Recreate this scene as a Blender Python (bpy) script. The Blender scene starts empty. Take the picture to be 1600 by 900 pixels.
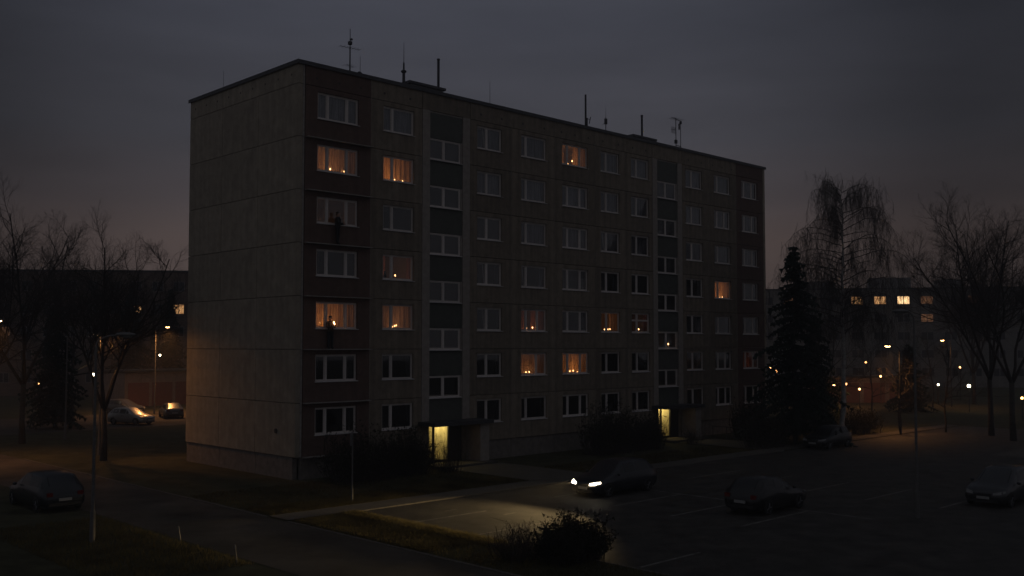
import bpy, bmesh, math, random
from mathutils import Vector, Matrix, Quaternion
R = math.radians
scene = bpy.context.scene
C = scene.collection

# ------------------------------------------------------------------ camera
HAZE = 0.0012
H = 7.0                                     # eye height: an upper-storey window across the car park
FPX, TILT, PPY = 1550.8, 0.0473, 465.5      # focal length in photo pixels, upward tilt, principal row
cd = bpy.data.cameras.new('camera')
cd.sensor_width = 36.0
cd.lens = FPX / 1600 * 36.0
cd.shift_y = (PPY - 450) / 1600
cd.clip_start = 0.1
cd.clip_end = 3000
cam = bpy.data.objects.new('camera', cd)
cam.location = (0, 0, H)
cam.rotation_euler = (math.pi / 2 + TILT, 0, 0)
C.objects.link(cam)
scene.camera = cam

# ------------------------------------------------------------------ exposure, sampling
vs = scene.view_settings
vs.view_transform = 'Standard'
vs.look = 'None'
vs.exposure = 0.0
vs.gamma = 1.0
vs.use_curve_mapping = False
try:
    scene.cycles.use_denoising = True
    scene.cycles.denoiser = 'OPENIMAGEDENOISE'
except Exception:
    pass
scene.cycles.max_bounces = 6
scene.cycles.diffuse_bounces = 3
scene.cycles.transparent_max_bounces = 12
scene.cycles.sample_clamp_indirect = 2.0
scene.cycles.caustics_reflective = False
scene.cycles.caustics_refractive = False

# ------------------------------------------------------------------ dusk sky
SKY_NISHITA = 0.0006
SKY_LEVEL = 1.0
world = bpy.data.worlds.new('World')
scene.world = world
world.use_nodes = True
wt = world.node_tree
wt.nodes.clear()


def wn(t, **k):
    n = wt.nodes.new(t)
    for a, b in k.items():
        setattr(n, a, b)
    return n


w_out = wn('ShaderNodeOutputWorld')
tc = wn('ShaderNodeTexCoord')
sep = wn('ShaderNodeSeparateXYZ')
wt.links.new(tc.outputs['Generated'], sep.inputs[0])
ramp = wn('ShaderNodeValToRGB')
cr = ramp.color_ramp
cr.elements[0].position = 0.0
cr.elements[0].color = (0.1300, 0.0930, 0.0820, 1)
cr.elements[1].position = 0.10
cr.elements[1].color = (0.1100, 0.0830, 0.0780, 1)
for pos, col in ((0.14, (0.0730, 0.0620, 0.0660)), (0.20, (0.0560, 0.0555, 0.0660)), (0.31, (0.0520, 0.0545, 0.0700)),
                 (0.55, (0.0545, 0.0600, 0.0740)), (1.0, (0.0590, 0.0640, 0.0780))):
    e = cr.elements.new(pos)
    e.color = (*col, 1)
wt.links.new(sep.outputs['Z'], ramp.inputs['Fac'])
# long thin cloud bands
cmap = wn('ShaderNodeMapping')
cmap.inputs['Scale'].default_value = (1.6, 1.6, 9.0)
cmap.inputs['Rotation'].default_value = (R(4), R(5), 0)
wt.links.new(tc.outputs['Generated'], cmap.inputs['Vector'])
cno = wn('ShaderNodeTexNoise')
cno.inputs['Scale'].default_value = 1.9
cno.inputs['Detail'].default_value = 6
cno.inputs['Roughness'].default_value = 0.55
wt.links.new(cmap.outputs[0], cno.inputs['Vector'])
cra = wn('ShaderNodeMapRange')
cra.inputs['From Min'].default_value = 0.32
cra.inputs['From Max'].default_value = 0.68
cra.inputs['To Min'].default_value = 0.86
cra.inputs['To Max'].default_value = 1.08
wt.links.new(cno.outputs['Fac'], cra.inputs['Value'])
# sky brightest over the block, lens vignetting put into its fade to the sides
glow = wn('ShaderNodeVectorMath', operation='DOT_PRODUCT')
glow.inputs[1].default_value = Vector((-0.05, 0.965, 0.25)).normalized()
wt.links.new(tc.outputs['Generated'], glow.inputs[0])
gra = wn('ShaderNodeMapRange', interpolation_type='SMOOTHSTEP')
gra.inputs['From Min'].default_value = 0.885
gra.inputs['From Max'].default_value = 1.0
gra.inputs['To Min'].default_value = 0.43
gra.inputs['To Max'].default_value = 1.06
wt.links.new(glow.outputs['Value'], gra.inputs['Value'])
# the sky overhead and behind the camera keeps its full brightness
bak = wn('ShaderNodeMapRange', interpolation_type='SMOOTHSTEP')
bak.inputs['From Min'].default_value = 0.87
bak.inputs['From Max'].default_value = 0.20
bak.inputs['To Min'].default_value = 0.0
bak.inputs['To Max'].default_value = 0.75
wt.links.new(glow.outputs['Value'], bak.inputs['Value'])
fa = wn('ShaderNodeMath', operation='ADD')
wt.links.new(gra.outputs[0], fa.inputs[0])
wt.links.new(bak.outputs[0], fa.inputs[1])
fm = wn('ShaderNodeMath', operation='MULTIPLY')
wt.links.new(fa.outputs[0], fm.inputs[0])
wt.links.new(cra.outputs[0], fm.inputs[1])
bg = wn('ShaderNodeBackground')
# away from the sunset the horizon loses its warm band
mixc = wn('ShaderNodeMix', data_type='RGBA')
bf = wn('ShaderNodeMath', operation='MULTIPLY')
bf.inputs[1].default_value = 1.2
wt.links.new(bak.outputs[0], bf.inputs[0])
wt.links.new(bf.outputs[0], mixc.inputs['Factor'])
wt.links.new(ramp.outputs['Color'], mixc.inputs[6])
mixc.inputs[7].default_value = (0.0530, 0.0540, 0.0620, 1)
wt.links.new(mixc.outputs[2], bg.inputs['Color'])
fs = wn('ShaderNodeMath', operation='MULTIPLY')
fs.inputs[1].default_value = SKY_LEVEL
wt.links.new(fm.outputs[0], fs.inputs[0])
wt.links.new(fs.outputs[0], bg.inputs['Strength'])
nis = wn('ShaderNodeTexSky', sky_type='NISHITA')
nis.sun_disc = False
nis.sun_elevation = R(-2.0)
nis.sun_rotation = R(2.0)
bg2 = wn('ShaderNodeBackground')
bg2.inputs['Strength'].default_value = SKY_NISHITA
wt.links.new(nis.outputs[0], bg2.inputs['Color'])
addw = wn('ShaderNodeAddShader')
wt.links.new(bg.outputs[0], addw.inputs[0])
wt.links.new(bg2.outputs[0], addw.inputs[1])
wt.links.new(addw.outputs[0], w_out.inputs['Surface'])

# ------------------------------------------------------------------ places
# the block of flats stands at B0, its long facade along local x, its gable along local y
B0 = Vector((-11.205, 51.532, 0))
YAW = 0.7734
UX = Vector((math.cos(YAW), math.sin(YAW), 0))
VX = Vector((-math.sin(YAW), math.cos(YAW), 0))


def W(u, v, z=0.0):
    return B0 + UX * u + VX * v + Vector((0, 0, z))


def ray(x, y):
    a = (x - 800) / FPX
    v = (PPY - y) / FPX
    return Vector((a, math.cos(TILT) - v * math.sin(TILT), math.sin(TILT) + v * math.cos(TILT)))


def at(x, y, D):                            # measured spot in the photo -> point at distance D
    r = ray(x, y)
    return r * (D / r.y) + Vector((0, 0, H))


def ground(x, D):
    p = at(x, 539, D)
    return Vector((p.x, p.y, 0))


# ------------------------------------------------------------------ mesh helpers
class MB:
    def __init__(s):
        s.v = []
        s.f = []

    def add(s, vs_, fs_):
        o = len(s.v)
        s.v.extend(vs_)
        s.f.extend([tuple(i + o for i in f) for f in fs_])
        return s

    def box(s, x0, x1, y0, y1, z0, z1):
        return s.add([(x0, y0, z0), (x1, y0, z0), (x1, y1, z0), (x0, y1, z0), (x0, y0, z1), (x1, y0, z1), (x1, y1, z1), (x0, y1, z1)],
                     [(0, 3, 2, 1), (4, 5, 6, 7), (0, 1, 5, 4), (1, 2, 6, 5), (2, 3, 7, 6), (3, 0, 4, 7)])

    def quad(s, a, b, c, d):
        return s.add([tuple(a), tuple(b), tuple(c), tuple(d)], [(0, 1, 2, 3)])

    def tri(s, a, b, c):
        return s.add([tuple(a), tuple(b), tuple(c)], [(0, 1, 2)])

    def tube(s, p, q, r0, r1, n=6, cap=True):
        p = Vector(p)
        q = Vector(q)
        d = (q - p)
        if d.length < 1e-6:
            return s
        d.normalize()
        a = d.orthogonal().normalized()
        b = d.cross(a)
        vs_ = []
        for c, r in ((p, r0), (q, r1)):
            for i in range(n):
                t = 2 * math.pi * i / n
                w = c + (a * math.cos(t) + b * math.sin(t)) * r
                vs_.append((w.x, w.y, w.z))
        fs_ = [(i, (i + 1) % n, n + (i + 1) % n, n + i) for i in range(n)]
        if cap:
            fs_ += [tuple(range(n - 1, -1, -1)), tuple(range(n, 2 * n))]
        return s.add(vs_, fs_)

    def path(s, pts, rs, n=6):
        pts = [Vector(p) for p in pts]
        if not hasattr(rs, '__len__'):
            rs = [rs] * len(pts)
        d0 = (pts[1] - pts[0]).normalized()
        a = d0.orthogonal().normalized()
        vs_ = []
        for k, p in enumerate(pts):
            d = (pts[min(k + 1, len(pts) - 1)] - pts[max(k - 1, 0)]).normalized()
            a = (a - d * a.dot(d)).normalized()
            b = d.cross(a)
            for i in range(n):
                t = 2 * math.pi * i / n
                w = p + (a * math.cos(t) + b * math.sin(t)) * rs[k]
                vs_.append((w.x, w.y, w.z))
        fs_ = []
        for k in range(len(pts) - 1):
            o = k * n
            fs_ += [(o + i, o + (i + 1) % n, o + n + (i + 1) % n, o + n + i) for i in range(n)]
        fs_ += [tuple(range(n - 1, -1, -1)), tuple(range((len(pts) - 1) * n, len(pts) * n))]
        return s.add(vs_, fs_)

    def ball(s, c, r, nu=10, nv=7):
        c = Vector(c)
        if not hasattr(r, '__len__'):
            r = (r, r, r)
        vs_ = [(c.x, c.y, c.z - r[2])]
        for j in range(1, nv):
            ph = -math.pi / 2 + math.pi * j / nv
            for i in range(nu):
                t = 2 * math.pi * i / nu
                vs_.append((c.x + r[0] * math.cos(ph) * math.cos(t), c.y + r[1] * math.cos(ph) * math.sin(t), c.z + r[2] * math.sin(ph)))
        vs_.append((c.x, c.y, c.z + r[2]))
        fs_ = [(0, 1 + (i + 1) % nu, 1 + i) for i in range(nu)]
        for j in range(nv - 2):
            o = 1 + j * nu
            fs_ += [(o + i, o + (i + 1) % nu, o + nu + (i + 1) % nu, o + nu + i) for i in range(nu)]
        o = 1 + (nv - 2) * nu
        fs_ += [(o + i, o + (i + 1) % nu, len(vs_) - 1) for i in range(nu)]
        return s.add(vs_, fs_)

    def prism(s, poly, z0, z1):
        n = len(poly)
        vs_ = [(p[0], p[1], z0) for p in poly] + [(p[0], p[1], z1) for p in poly]
        fs_ = [tuple(range(n - 1, -1, -1)), tuple(range(n, 2 * n))] + [(i, (i + 1) % n, n + (i + 1) % n, n + i) for i in range(n)]
        return s.add(vs_, fs_)

    def holed(s, x0, x1, z0, z1, a0, a1, b0, b1, y0, y1):   # a panel with one opening
        vs_ = []
        for y in (y0, y1):
            vs_ += [(x0, y, z0), (x1, y, z0), (x1, y, z1), (x0, y, z1), (a0, y, b0), (a1, y, b0), (a1, y, b1), (a0, y, b1)]
        fs_ = []
        for i in range(4):
            j = (i + 1) % 4
            fs_.append((i, j, 4 + j, 4 + i))
            fs_.append((8 + j, 8 + i, 12 + i, 12 + j))
            fs_.append((j, i, 8 + i, 8 + j))
            fs_.append((4 + i, 4 + j, 12 + j, 12 + i))
        return s.add(vs_, fs_)

    def mesh(s, name, mat, smooth=False):
        me = bpy.data.meshes.new(name)
        me.from_pydata(s.v, [], s.f)
        if mat:
            me.materials.append(mat)
        if smooth:
            me.polygons.foreach_set('use_smooth', [True] * len(me.polygons))
        me.update()
        return me

    def build(s, name, mat, parent=None, loc=None, smooth=False, rz=0):
        return link(name, s.mesh(name, mat, smooth), parent, loc, rz)


def link(name, me, parent=None, loc=None, rz=0):
    o = bpy.data.objects.new(name, me)
    C.objects.link(o)
    if parent:
        o.parent = parent
    if loc is not None:
        o.location = loc
    if rz:
        o.rotation_euler = (0, 0, rz)
    return o


def tag(o, label=None, cat=None, group=None, kind=None):
    for k, v in (('label', label), ('category', cat), ('group', group), ('kind', kind)):
        if v:
            o[k] = v
    return o


def thing(name, label, cat, loc=(0, 0, 0), rz=0.0, group=None):
    o = bpy.data.objects.new(name, None)
    C.objects.link(o)
    o.location = loc
    o.rotation_euler = (0, 0, rz)
    o.empty_display_size = 0.2
    return tag(o, label, cat, group)


def copy_tree(o, parent=None):
    c = o.copy()
    C.objects.link(c)
    c.parent = parent
    for ch in list(o.children):
        copy_tree(ch, c)
    return c


def light(name, kind, energy, color, parent=None, loc=(0, 0, 0), rot=None, **k):
    d = bpy.data.lights.new(name, kind)
    d.energy = energy
    d.color = color
    for a, b in k.items():
        setattr(d, a, b)
    o = bpy.data.objects.new(name, d)
    C.objects.link(o)
    o.location = loc
    if rot:
        o.rotation_euler = rot
    if parent:
        o.parent = parent
    return o


# ------------------------------------------------------------------ materials
def mat(name, col, rough=0.8, var=0.25, scale=3.0, bump=0.0, bscale=40.0, metal=0.0, rnd=0.0, spec=None, stain=0.0, coat=0.0):
    m = bpy.data.materials.new(name)
    m.use_nodes = True
    nt = m.node_tree
    N = nt.nodes
    b = N['Principled BSDF']
    b.inputs['Roughness'].default_value = rough
    b.inputs['Metallic'].default_value = metal
    if spec is not None:
        b.inputs['Specular IOR Level'].default_value = spec
    if coat:
        b.inputs['Coat Weight'].default_value = coat
        b.inputs['Coat Roughness'].default_value = 0.05
    t = N.new('ShaderNodeTexCoord')
    n1 = N.new('ShaderNodeTexNoise')
    n1.inputs['Scale'].default_value = scale
    n1.inputs['Detail'].default_value = 8
    n1.inputs['Roughness'].default_value = 0.65
    nt.links.new(t.outputs['Object'], n1.inputs['Vector'])
    mr = N.new('ShaderNodeMapRange')
    mr.inputs['From Min'].default_value = 0.3
    mr.inputs['From Max'].default_value = 0.7
    mr.inputs['To Min'].default_value = 1 - var
    mr.inputs['To Max'].default_value = 1 + var
    nt.links.new(n1.outputs['Fac'], mr.inputs['Value'])
    val = mr.outputs[0]
    if rnd:
        oi = N.new('ShaderNodeObjectInfo')
        r2 = N.new('ShaderNodeMapRange')
        r2.inputs['To Min'].default_value = 1 - rnd
        r2.inputs['To Max'].default_value = 1 + rnd
        nt.links.new(oi.outputs['Random'], r2.inputs['Value'])
        mm = N.new('ShaderNodeMath')
        mm.operation = 'MULTIPLY'
        nt.links.new(val, mm.inputs[0])
        nt.links.new(r2.outputs[0], mm.inputs[1])
        val = mm.outputs[0]
    if stain:
        mp = N.new('ShaderNodeMapping')
        mp.inputs['Scale'].default_value = (2.2, 2.2, 0.22)
        nt.links.new(t.outputs['Object'], mp.inputs['Vector'])
        n3 = N.new('ShaderNodeTexNoise')
        n3.inputs['Scale'].default_value = 1.3
        n3.inputs['Detail'].default_value = 5
        nt.links.new(mp.outputs[0], n3.inputs['Vector'])
        r3 = N.new('ShaderNodeMapRange')
        r3.inputs['From Min'].default_value = 0.35
        r3.inputs['From Max'].default_value = 0.65
        r3.inputs['To Min'].default_value = 1 - stain
        r3.inputs['To Max'].default_value = 1 + stain * 0.6
        nt.links.new(n3.outputs['Fac'], r3.inputs['Value'])
        m3 = N.new('ShaderNodeMath')
        m3.operation = 'MULTIPLY'
        nt.links.new(val, m3.inputs[0])
        nt.links.new(r3.outputs[0], m3.inputs[1])
        val = m3.outputs[0]
    vm = N.new('ShaderNodeVectorMath')
    vm.operation = 'SCALE'
    vm.inputs[0].default_value = col
    nt.links.new(val, vm.inputs['Scale'])
    nt.links.new(vm.outputs[0], b.inputs['Base Color'])
    if bump:
        n2 = N.new('ShaderNodeTexNoise')
        n2.inputs['Scale'].default_value = bscale
        n2.inputs['Detail'].default_value = 4
        nt.links.new(t.outputs['Object'], n2.inputs['Vector'])
        bp = N.new('ShaderNodeBump')
        bp.inputs['Strength'].default_value = bump
        bp.inputs['Distance'].default_value = 0.02
        nt.links.new(n2.outputs['Fac'], bp.inputs['Height'])
        nt.links.new(bp.outputs[0], b.inputs['Normal'])
    return m


def emit(name, col, strength, sample=False):
    m = bpy.data.materials.new(name)
    m.use_nodes = True
    nt = m.node_tree
    nt.nodes.clear()
    o = nt.nodes.new('ShaderNodeOutputMaterial')
    e = nt.nodes.new('ShaderNodeEmission')
    e.inputs['Color'].default_value = (*col, 1)
    e.inputs['Strength'].default_value = strength
    nt.links.new(e.outputs[0], o.inputs['Surface'])
    if not sample:
        try:
            m.cycles.emission_sampling = 'NONE'
        except Exception:
            pass
    return m


def emit_varied(name, ca, cb, strength, scale):          # a lit window: curtain folds and furniture break the light up
    m = emit(name, ca, strength)
    nt = m.node_tree
    e = next(n for n in nt.nodes if n.type == 'EMISSION')
    t = nt.nodes.new('ShaderNodeTexCoord')
    mp = nt.nodes.new('ShaderNodeMapping')
    mp.inputs['Scale'].default_value = (scale, scale, scale * 0.35)
    n = nt.nodes.new('ShaderNodeTexNoise')
    n.inputs['Scale'].default_value = 1.0
    n.inputs['Detail'].default_value = 3
    r = nt.nodes.new('ShaderNodeValToRGB')
    r.color_ramp.elements[0].position = 0.38
    r.color_ramp.elements[0].color = (*cb, 1)
    r.color_ramp.elements[1].position = 0.62
    r.color_ramp.elements[1].color = (*ca, 1)
    nt.links.new(t.outputs['Object'], mp.inputs['Vector'])
    nt.links.new(mp.outputs[0], n.inputs['Vector'])
    nt.links.new(n.outputs['Fac'], r.inputs['Fac'])
    nt.links.new(r.outputs[0], e.inputs['Color'])
    return m


def glass(name, tint=0.9, rough=0.02, ior=1.5, tr=0.9):
    m = bpy.data.materials.new(name)
    m.use_nodes = True
    nt = m.node_tree
    nt.nodes.clear()
    N = nt.nodes
    o = N.new('ShaderNodeOutputMaterial')
    a = N.new('ShaderNodeBsdfTransparent')
    a.inputs[0].default_value = (tint, tint, tint, 1)
    g = N.new('ShaderNodeBsdfGlossy')
    g.inputs['Roughness'].default_value = rough
    t = N.new('ShaderNodeTexCoord')
    n = N.new('ShaderNodeTexNoise')
    n.inputs['Scale'].default_value = 1.2
    bp = N.new('ShaderNodeBump')
    bp.inputs['Strength'].default_value = 0.12
    bp.inputs['Distance'].default_value = 0.01
    nt.links.new(t.outputs['Object'], n.inputs['Vector'])
    nt.links.new(n.outputs['Fac'], bp.inputs['Height'])
    nt.links.new(bp.outputs[0], g.inputs['Normal'])
    f = N.new('ShaderNodeFresnel')
    ge = N.new('ShaderNodeNewGeometry')                  # the far face of a pane must not reflect as if the ray left solid glass
    io = N.new('ShaderNodeMapRange')
    io.inputs['To Min'].default_value = ior
    io.inputs['To Max'].default_value = 1.0 / ior
    nt.links.new(ge.outputs['Backfacing'], io.inputs['Value'])
    nt.links.new(io.outputs[0], f.inputs['IOR'])
    mx = N.new('ShaderNodeMixShader')
    nt.links.new(f.outputs[0], mx.inputs[0])
    nt.links.new(a.outputs[0], mx.inputs[1])
    nt.links.new(g.outputs[0], mx.inputs[2])
    nt.links.new(mx.outputs[0], o.inputs['Surface'])
    return m


def cloth(name, col, transl=0.5, see=0.25):              # a curtain: part diffuse, part letting light through
    m = bpy.data.materials.new(name)
    m.use_nodes = True
    nt = m.node_tree
    nt.nodes.clear()
    N = nt.nodes
    o = N.new('ShaderNodeOutputMaterial')
    t = N.new('ShaderNodeTexCoord')
    mp = N.new('ShaderNodeMapping')
    mp.inputs['Scale'].default_value = (9, 1, 0.6)
    n = N.new('ShaderNodeTexNoise')
    n.inputs['Scale'].default_value = 1.4
    n.inputs['Detail'].default_value = 4
    r = N.new('ShaderNodeMapRange')
    r.inputs['From Min'].default_value = 0.35
    r.inputs['From Max'].default_value = 0.65
    r.inputs['To Min'].default_value = 0.55
    r.inputs['To Max'].default_value = 1.2
    s = N.new('ShaderNodeVectorMath')
    s.operation = 'SCALE'
    s.inputs[0].default_value = col
    nt.links.new(t.outputs['Object'], mp.inputs['Vector'])
    nt.links.new(mp.outputs[0], n.inputs['Vector'])
    nt.links.new(n.outputs['Fac'], r.inputs['Value'])
    nt.links.new(r.outputs[0], s.inputs['Scale'])
    d = N.new('ShaderNodeBsdfDiffuse')
    l = N.new('ShaderNodeBsdfTranslucent')
    nt.links.new(s.outputs[0], d.inputs[0])
    nt.links.new(s.outputs[0], l.inputs[0])
    m1 = N.new('ShaderNodeMixShader')
    m1.inputs[0].default_value = transl
    nt.links.new(d.outputs[0], m1.inputs[1])
    nt.links.new(l.outputs[0], m1.inputs[2])
    tr = N.new('ShaderNodeBsdfTransparent')
    m2 = N.new('ShaderNodeMixShader')
    m2.inputs[0].default_value = see
    nt.links.new(m1.outputs[0], m2.inputs[1])
    nt.links.new(tr.outputs[0], m2.inputs[2])
    nt.links.new(m2.outputs[0], o.inputs['Surface'])
    return m


M = dict(
    concrete=mat('concrete_panel', (0.232, 0.190, 0.144), 0.92, 0.24, 2.2, 0.5, 55, rnd=0.12, stain=0.24),
    gable=mat('gable_concrete', (0.360, 0.308, 0.240), 0.92, 0.22, 1.6, 0.5, 55, rnd=0.08, stain=0.12),
    red=mat('red_brown_panel', (0.128, 0.080, 0.063), 0.9, 0.2, 2.5, 0.4, 60, rnd=0.08, stain=0.12),
    green=mat('green_cladding', (0.088, 0.092, 0.078), 0.8, 0.2, 2.5, 0.1, 20, rnd=0.08),
    pilaster=mat('pilaster_concrete', (0.33, 0.29, 0.255), 0.9, 0.2, 3.0, 0.3, 50, rnd=0.05),
    plinth=mat('plinth_render', (0.20, 0.175, 0.155), 0.95, 0.3, 3.0, 0.5, 40),
    joint=mat('joint_filler', (0.33, 0.30, 0.27), 0.9, 0.3, 5.0),
    recess=mat('joint_shadow_gap', (0.06, 0.055, 0.05), 0.95, 0.2, 5.0),
    inner=mat('room_plaster', (0.36, 0.31, 0.265), 0.9, 0.1, 1.5),
    frame=mat('white_window_frame', (0.66, 0.60, 0.56), 0.5, 0.08, 4.0, rnd=0.10),
    sill=mat('painted_sill', (0.62, 0.58, 0.56), 0.5, 0.15, 6.0, rnd=0.10),
    flashing=mat('roof_flashing', (0.07, 0.07, 0.075), 0.55, 0.2, 5.0, metal=0.4),
    roofing=mat('bitumen_roof', (0.05, 0.05, 0.05), 0.95, 0.3, 2.0, 0.3, 30),
    rooflet=mat('roof_hatch_render', (0.22, 0.21, 0.20), 0.9, 0.2, 3.0),
    mast=mat('dark_steel', (0.05, 0.05, 0.055), 0.5, 0.15, 8.0, metal=0.5),
    steel=mat('galvanised_steel', (0.15, 0.145, 0.14), 0.5, 0.2, 8.0, metal=0.3),
    glass=glass('window_glass', 0.90, 0.03, 1.75),
    carglass=glass('car_glass', 0.35, 0.01, 1.6),
    grass=mat('grass_ground', (0.060, 0.058, 0.034), 1.0, 0.45, 0.8, 0.8, 14, spec=0.1),
    blades=mat('grass_blades', (0.125, 0.106, 0.050), 0.9, 0.5, 0.6, spec=0.1),
    asphalt=mat('asphalt', (0.046, 0.042, 0.037), 0.68, 0.6, 0.9, 1.0, 22, spec=0.3),
    road=mat('old_road', (0.070, 0.061, 0.052), 0.9, 0.55, 0.35, 0.6, 60, spec=0.2),
    paving=mat('paving_concrete', (0.078, 0.071, 0.061), 0.92, 0.3, 1.2, 0.4, 50),
    kerb=mat('kerb_stone', (0.095, 0.086, 0.074), 0.92, 0.3, 4.0, 0.3, 40),
    paint=mat('road_paint', (0.15, 0.143, 0.13), 0.85, 0.7, 2.5),
    bark=mat('bark', (0.055, 0.046, 0.038), 0.95, 0.35, 5.0, 0.6, 25),
    birch=mat('birch_bark', (0.36, 0.34, 0.32), 0.9, 0.55, 3.0, 0.3, 20),
    twig=mat('twigs', (0.05, 0.040, 0.034), 0.95, 0.3, 3.0),
    needle=mat('spruce_needles', (0.022, 0.034, 0.026), 0.9, 0.45, 1.2, spec=0.15),
    leaf=mat('shrub_leaves', (0.032, 0.032, 0.019), 0.85, 0.45, 2.0, spec=0.2),
    wax=mat('candle_wax', (0.75, 0.66, 0.52), 0.5, 0.05, 20.0),
    tyre=mat('tyre_rubber', (0.02, 0.02, 0.02), 0.9, 0.2, 10.0),
    rim=mat('wheel_rim', (0.16, 0.16, 0.165), 0.35, 0.1, 10.0, metal=0.8),
    trim=mat('black_plastic', (0.018, 0.018, 0.018), 0.5, 0.1, 10.0),
    plate=mat('number_plate', (0.34, 0.34, 0.33), 0.5, 0.05, 10.0),
    lens_off=mat('lamp_lens', (0.22, 0.22, 0.22), 0.15, 0.05, 10.0),
    tail=mat('tail_lamp_red', (0.14, 0.012, 0.010), 0.2, 0.1, 10.0),
    sign=mat('sign_back', (0.17, 0.17, 0.17), 0.6, 0.2, 5.0),
    garage=mat('garage_render', (0.22, 0.17, 0.145), 0.9, 0.25, 2.0, 0.3, 30),
    garage_door=mat('garage_door_paint', (0.15, 0.055, 0.045), 0.7, 0.2, 4.0, rnd=0.3),
    far_dark=mat('far_brown_render', (0.16, 0.11, 0.085), 0.95, 0.2, 0.6, rnd=0.05),
    far_pale=mat('far_pale_render', (0.19, 0.178, 0.16), 0.95, 0.2, 0.6, rnd=0.05),
    far_frame=mat('far_window_frame', (0.22, 0.20, 0.19), 0.7, 0.1, 4.0),
    far_pane=mat('far_dark_pane', (0.03, 0.03, 0.035), 0.15, 0.1, 5.0),
    hair=mat('dark_hair', (0.02, 0.015, 0.012), 0.7, 0.3, 30.0),
    skin=mat('skin', (0.50, 0.32, 0.24), 0.6, 0.06, 20.0),
    flame=emit('candle_flame', (1.0, 0.50, 0.19), 10.0),
    sodium=emit('sodium_lamp', (1.0, 0.50, 0.18), 30.0),
    sodium_dim=emit('sodium_lamp_far', (1.0, 0.45, 0.15), 9.0),
    warm_white=emit('warm_white_lamp', (1.0, 0.85, 0.55), 14.0),
    headlight=emit('headlamp_glow', (1.0, 0.86, 0.62), 9.0),
    stairlight=emit('stair_lamp', (1.0, 0.82, 0.32), 5.0),
    win_warm=emit_varied('lit_far_window', (0.95, 0.50, 0.20), (0.32, 0.13, 0.05), 0.95, 2.2),
    win_bright=emit_varied('bright_far_window', (1.0, 0.68, 0.34), (0.60, 0.30, 0.12), 2.0, 2.2),
    win_dim=emit_varied('dim_far_window', (0.50, 0.24, 0.12), (0.25, 0.11, 0.06), 0.26, 2.2),
)
CURT = dict(
    warm=cloth('warm_sheer_curtain', (0.78, 0.62, 0.50), 0.60, 0.22),
    amber=cloth('amber_curtain', (0.80, 0.58, 0.36), 0.60, 0.15),
    red=cloth('red_curtain', (0.62, 0.30, 0.22), 0.55, 0.15),
    grey=cloth('grey_net_curtain', (0.34, 0.335, 0.37), 0.30, 0.35),
    pale=cloth('pale_net_curtain', (0.44, 0.43, 0.47), 0.30, 0.20),
    dim=cloth('dark_curtain', (0.13, 0.122, 0.125), 0.30, 0.35),
)
def thin_leaf(m, share):                                 # thin blades let about as much light through as they reflect
    nt = m.node_tree
    b = nt.nodes['Principled BSDF']
    o = next(n for n in nt.nodes if n.type == 'OUTPUT_MATERIAL')
    t = nt.nodes.new('ShaderNodeBsdfTranslucent')
    nt.links.new(b.inputs['Base Color'].links[0].from_socket, t.inputs[0])
    x = nt.nodes.new('ShaderNodeMixShader')
    x.inputs[0].default_value = share
    nt.links.new(b.outputs[0], x.inputs[1])
    nt.links.new(t.outputs[0], x.inputs[2])
    nt.links.new(x.outputs[0], o.inputs['Surface'])


thin_leaf(M['blades'], 0.62)
thin_leaf(M['leaf'], 0.4)
CANDLE_COL = (1.0, 0.42, 0.15)
rng = random.Random(7)

# ================================================================== THE BLOCK OF FLATS
P0 = 1.17                    # top of the plinth
FH = 2.80                    # storey height
TOPJ = P0 + 7 * FH           # 20.77
ROOF = P0 + 20.79            # 21.96
LEN, DEP = 45.48, 12.17
G = 0.016                    # half a joint
TH = 0.28                    # panel thickness

block = thing('apartment_block', 'long seven storey concrete panel block with candles in its windows', 'apartment block', B0, YAW)

# panels of the long facade: (u0, u1, window u0, u1, mullion fractions, material)
COLS = {
    1: (0.42, 4.69, 1.19, 3.85, (0.26, 0.73), 'red'),
    2: (4.69, 8.36, 5.55, 7.76, (0.31,), 'concrete'),
    3: (12.10, 15.65, 12.69, 14.79, (0.41,), 'concrete'),
    4: (15.65, 19.60, 16.49, 18.82, (0.22,), 'concrete'),
    5: (19.60, 23.66, 20.34, 22.93, (0.23, 0.71), 'concrete'),
    6: (23.66, 27.05, 24.27, 26.30, (0.33,), 'concrete'),
    7: (27.05, 30.10, 27.61, 29.68, (0.34,), 'concrete'),
    8: (33.75, 37.15, 34.22, 36.40, (0.40,), 'concrete'),
    9: (37.15, 41.15, 38.00, 40.27, (0.25,), 'concrete'),
    10: (41.15, LEN - 0.30, 41.94, 44.33, (0.20, 0.68), 'red'),
}
STAIRS = {1: (8.36, 8.94, 11.51, 12.10), 2: (30.10, 30.66, 33.18, 33.75)}
WZ0, WZ1 = 1.09, 2.53        # window opening above the storey joint


def z_of(row):               # storey joint under a row; row 1 is the top storey
    return P0 + (7 - row) * FH


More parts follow.
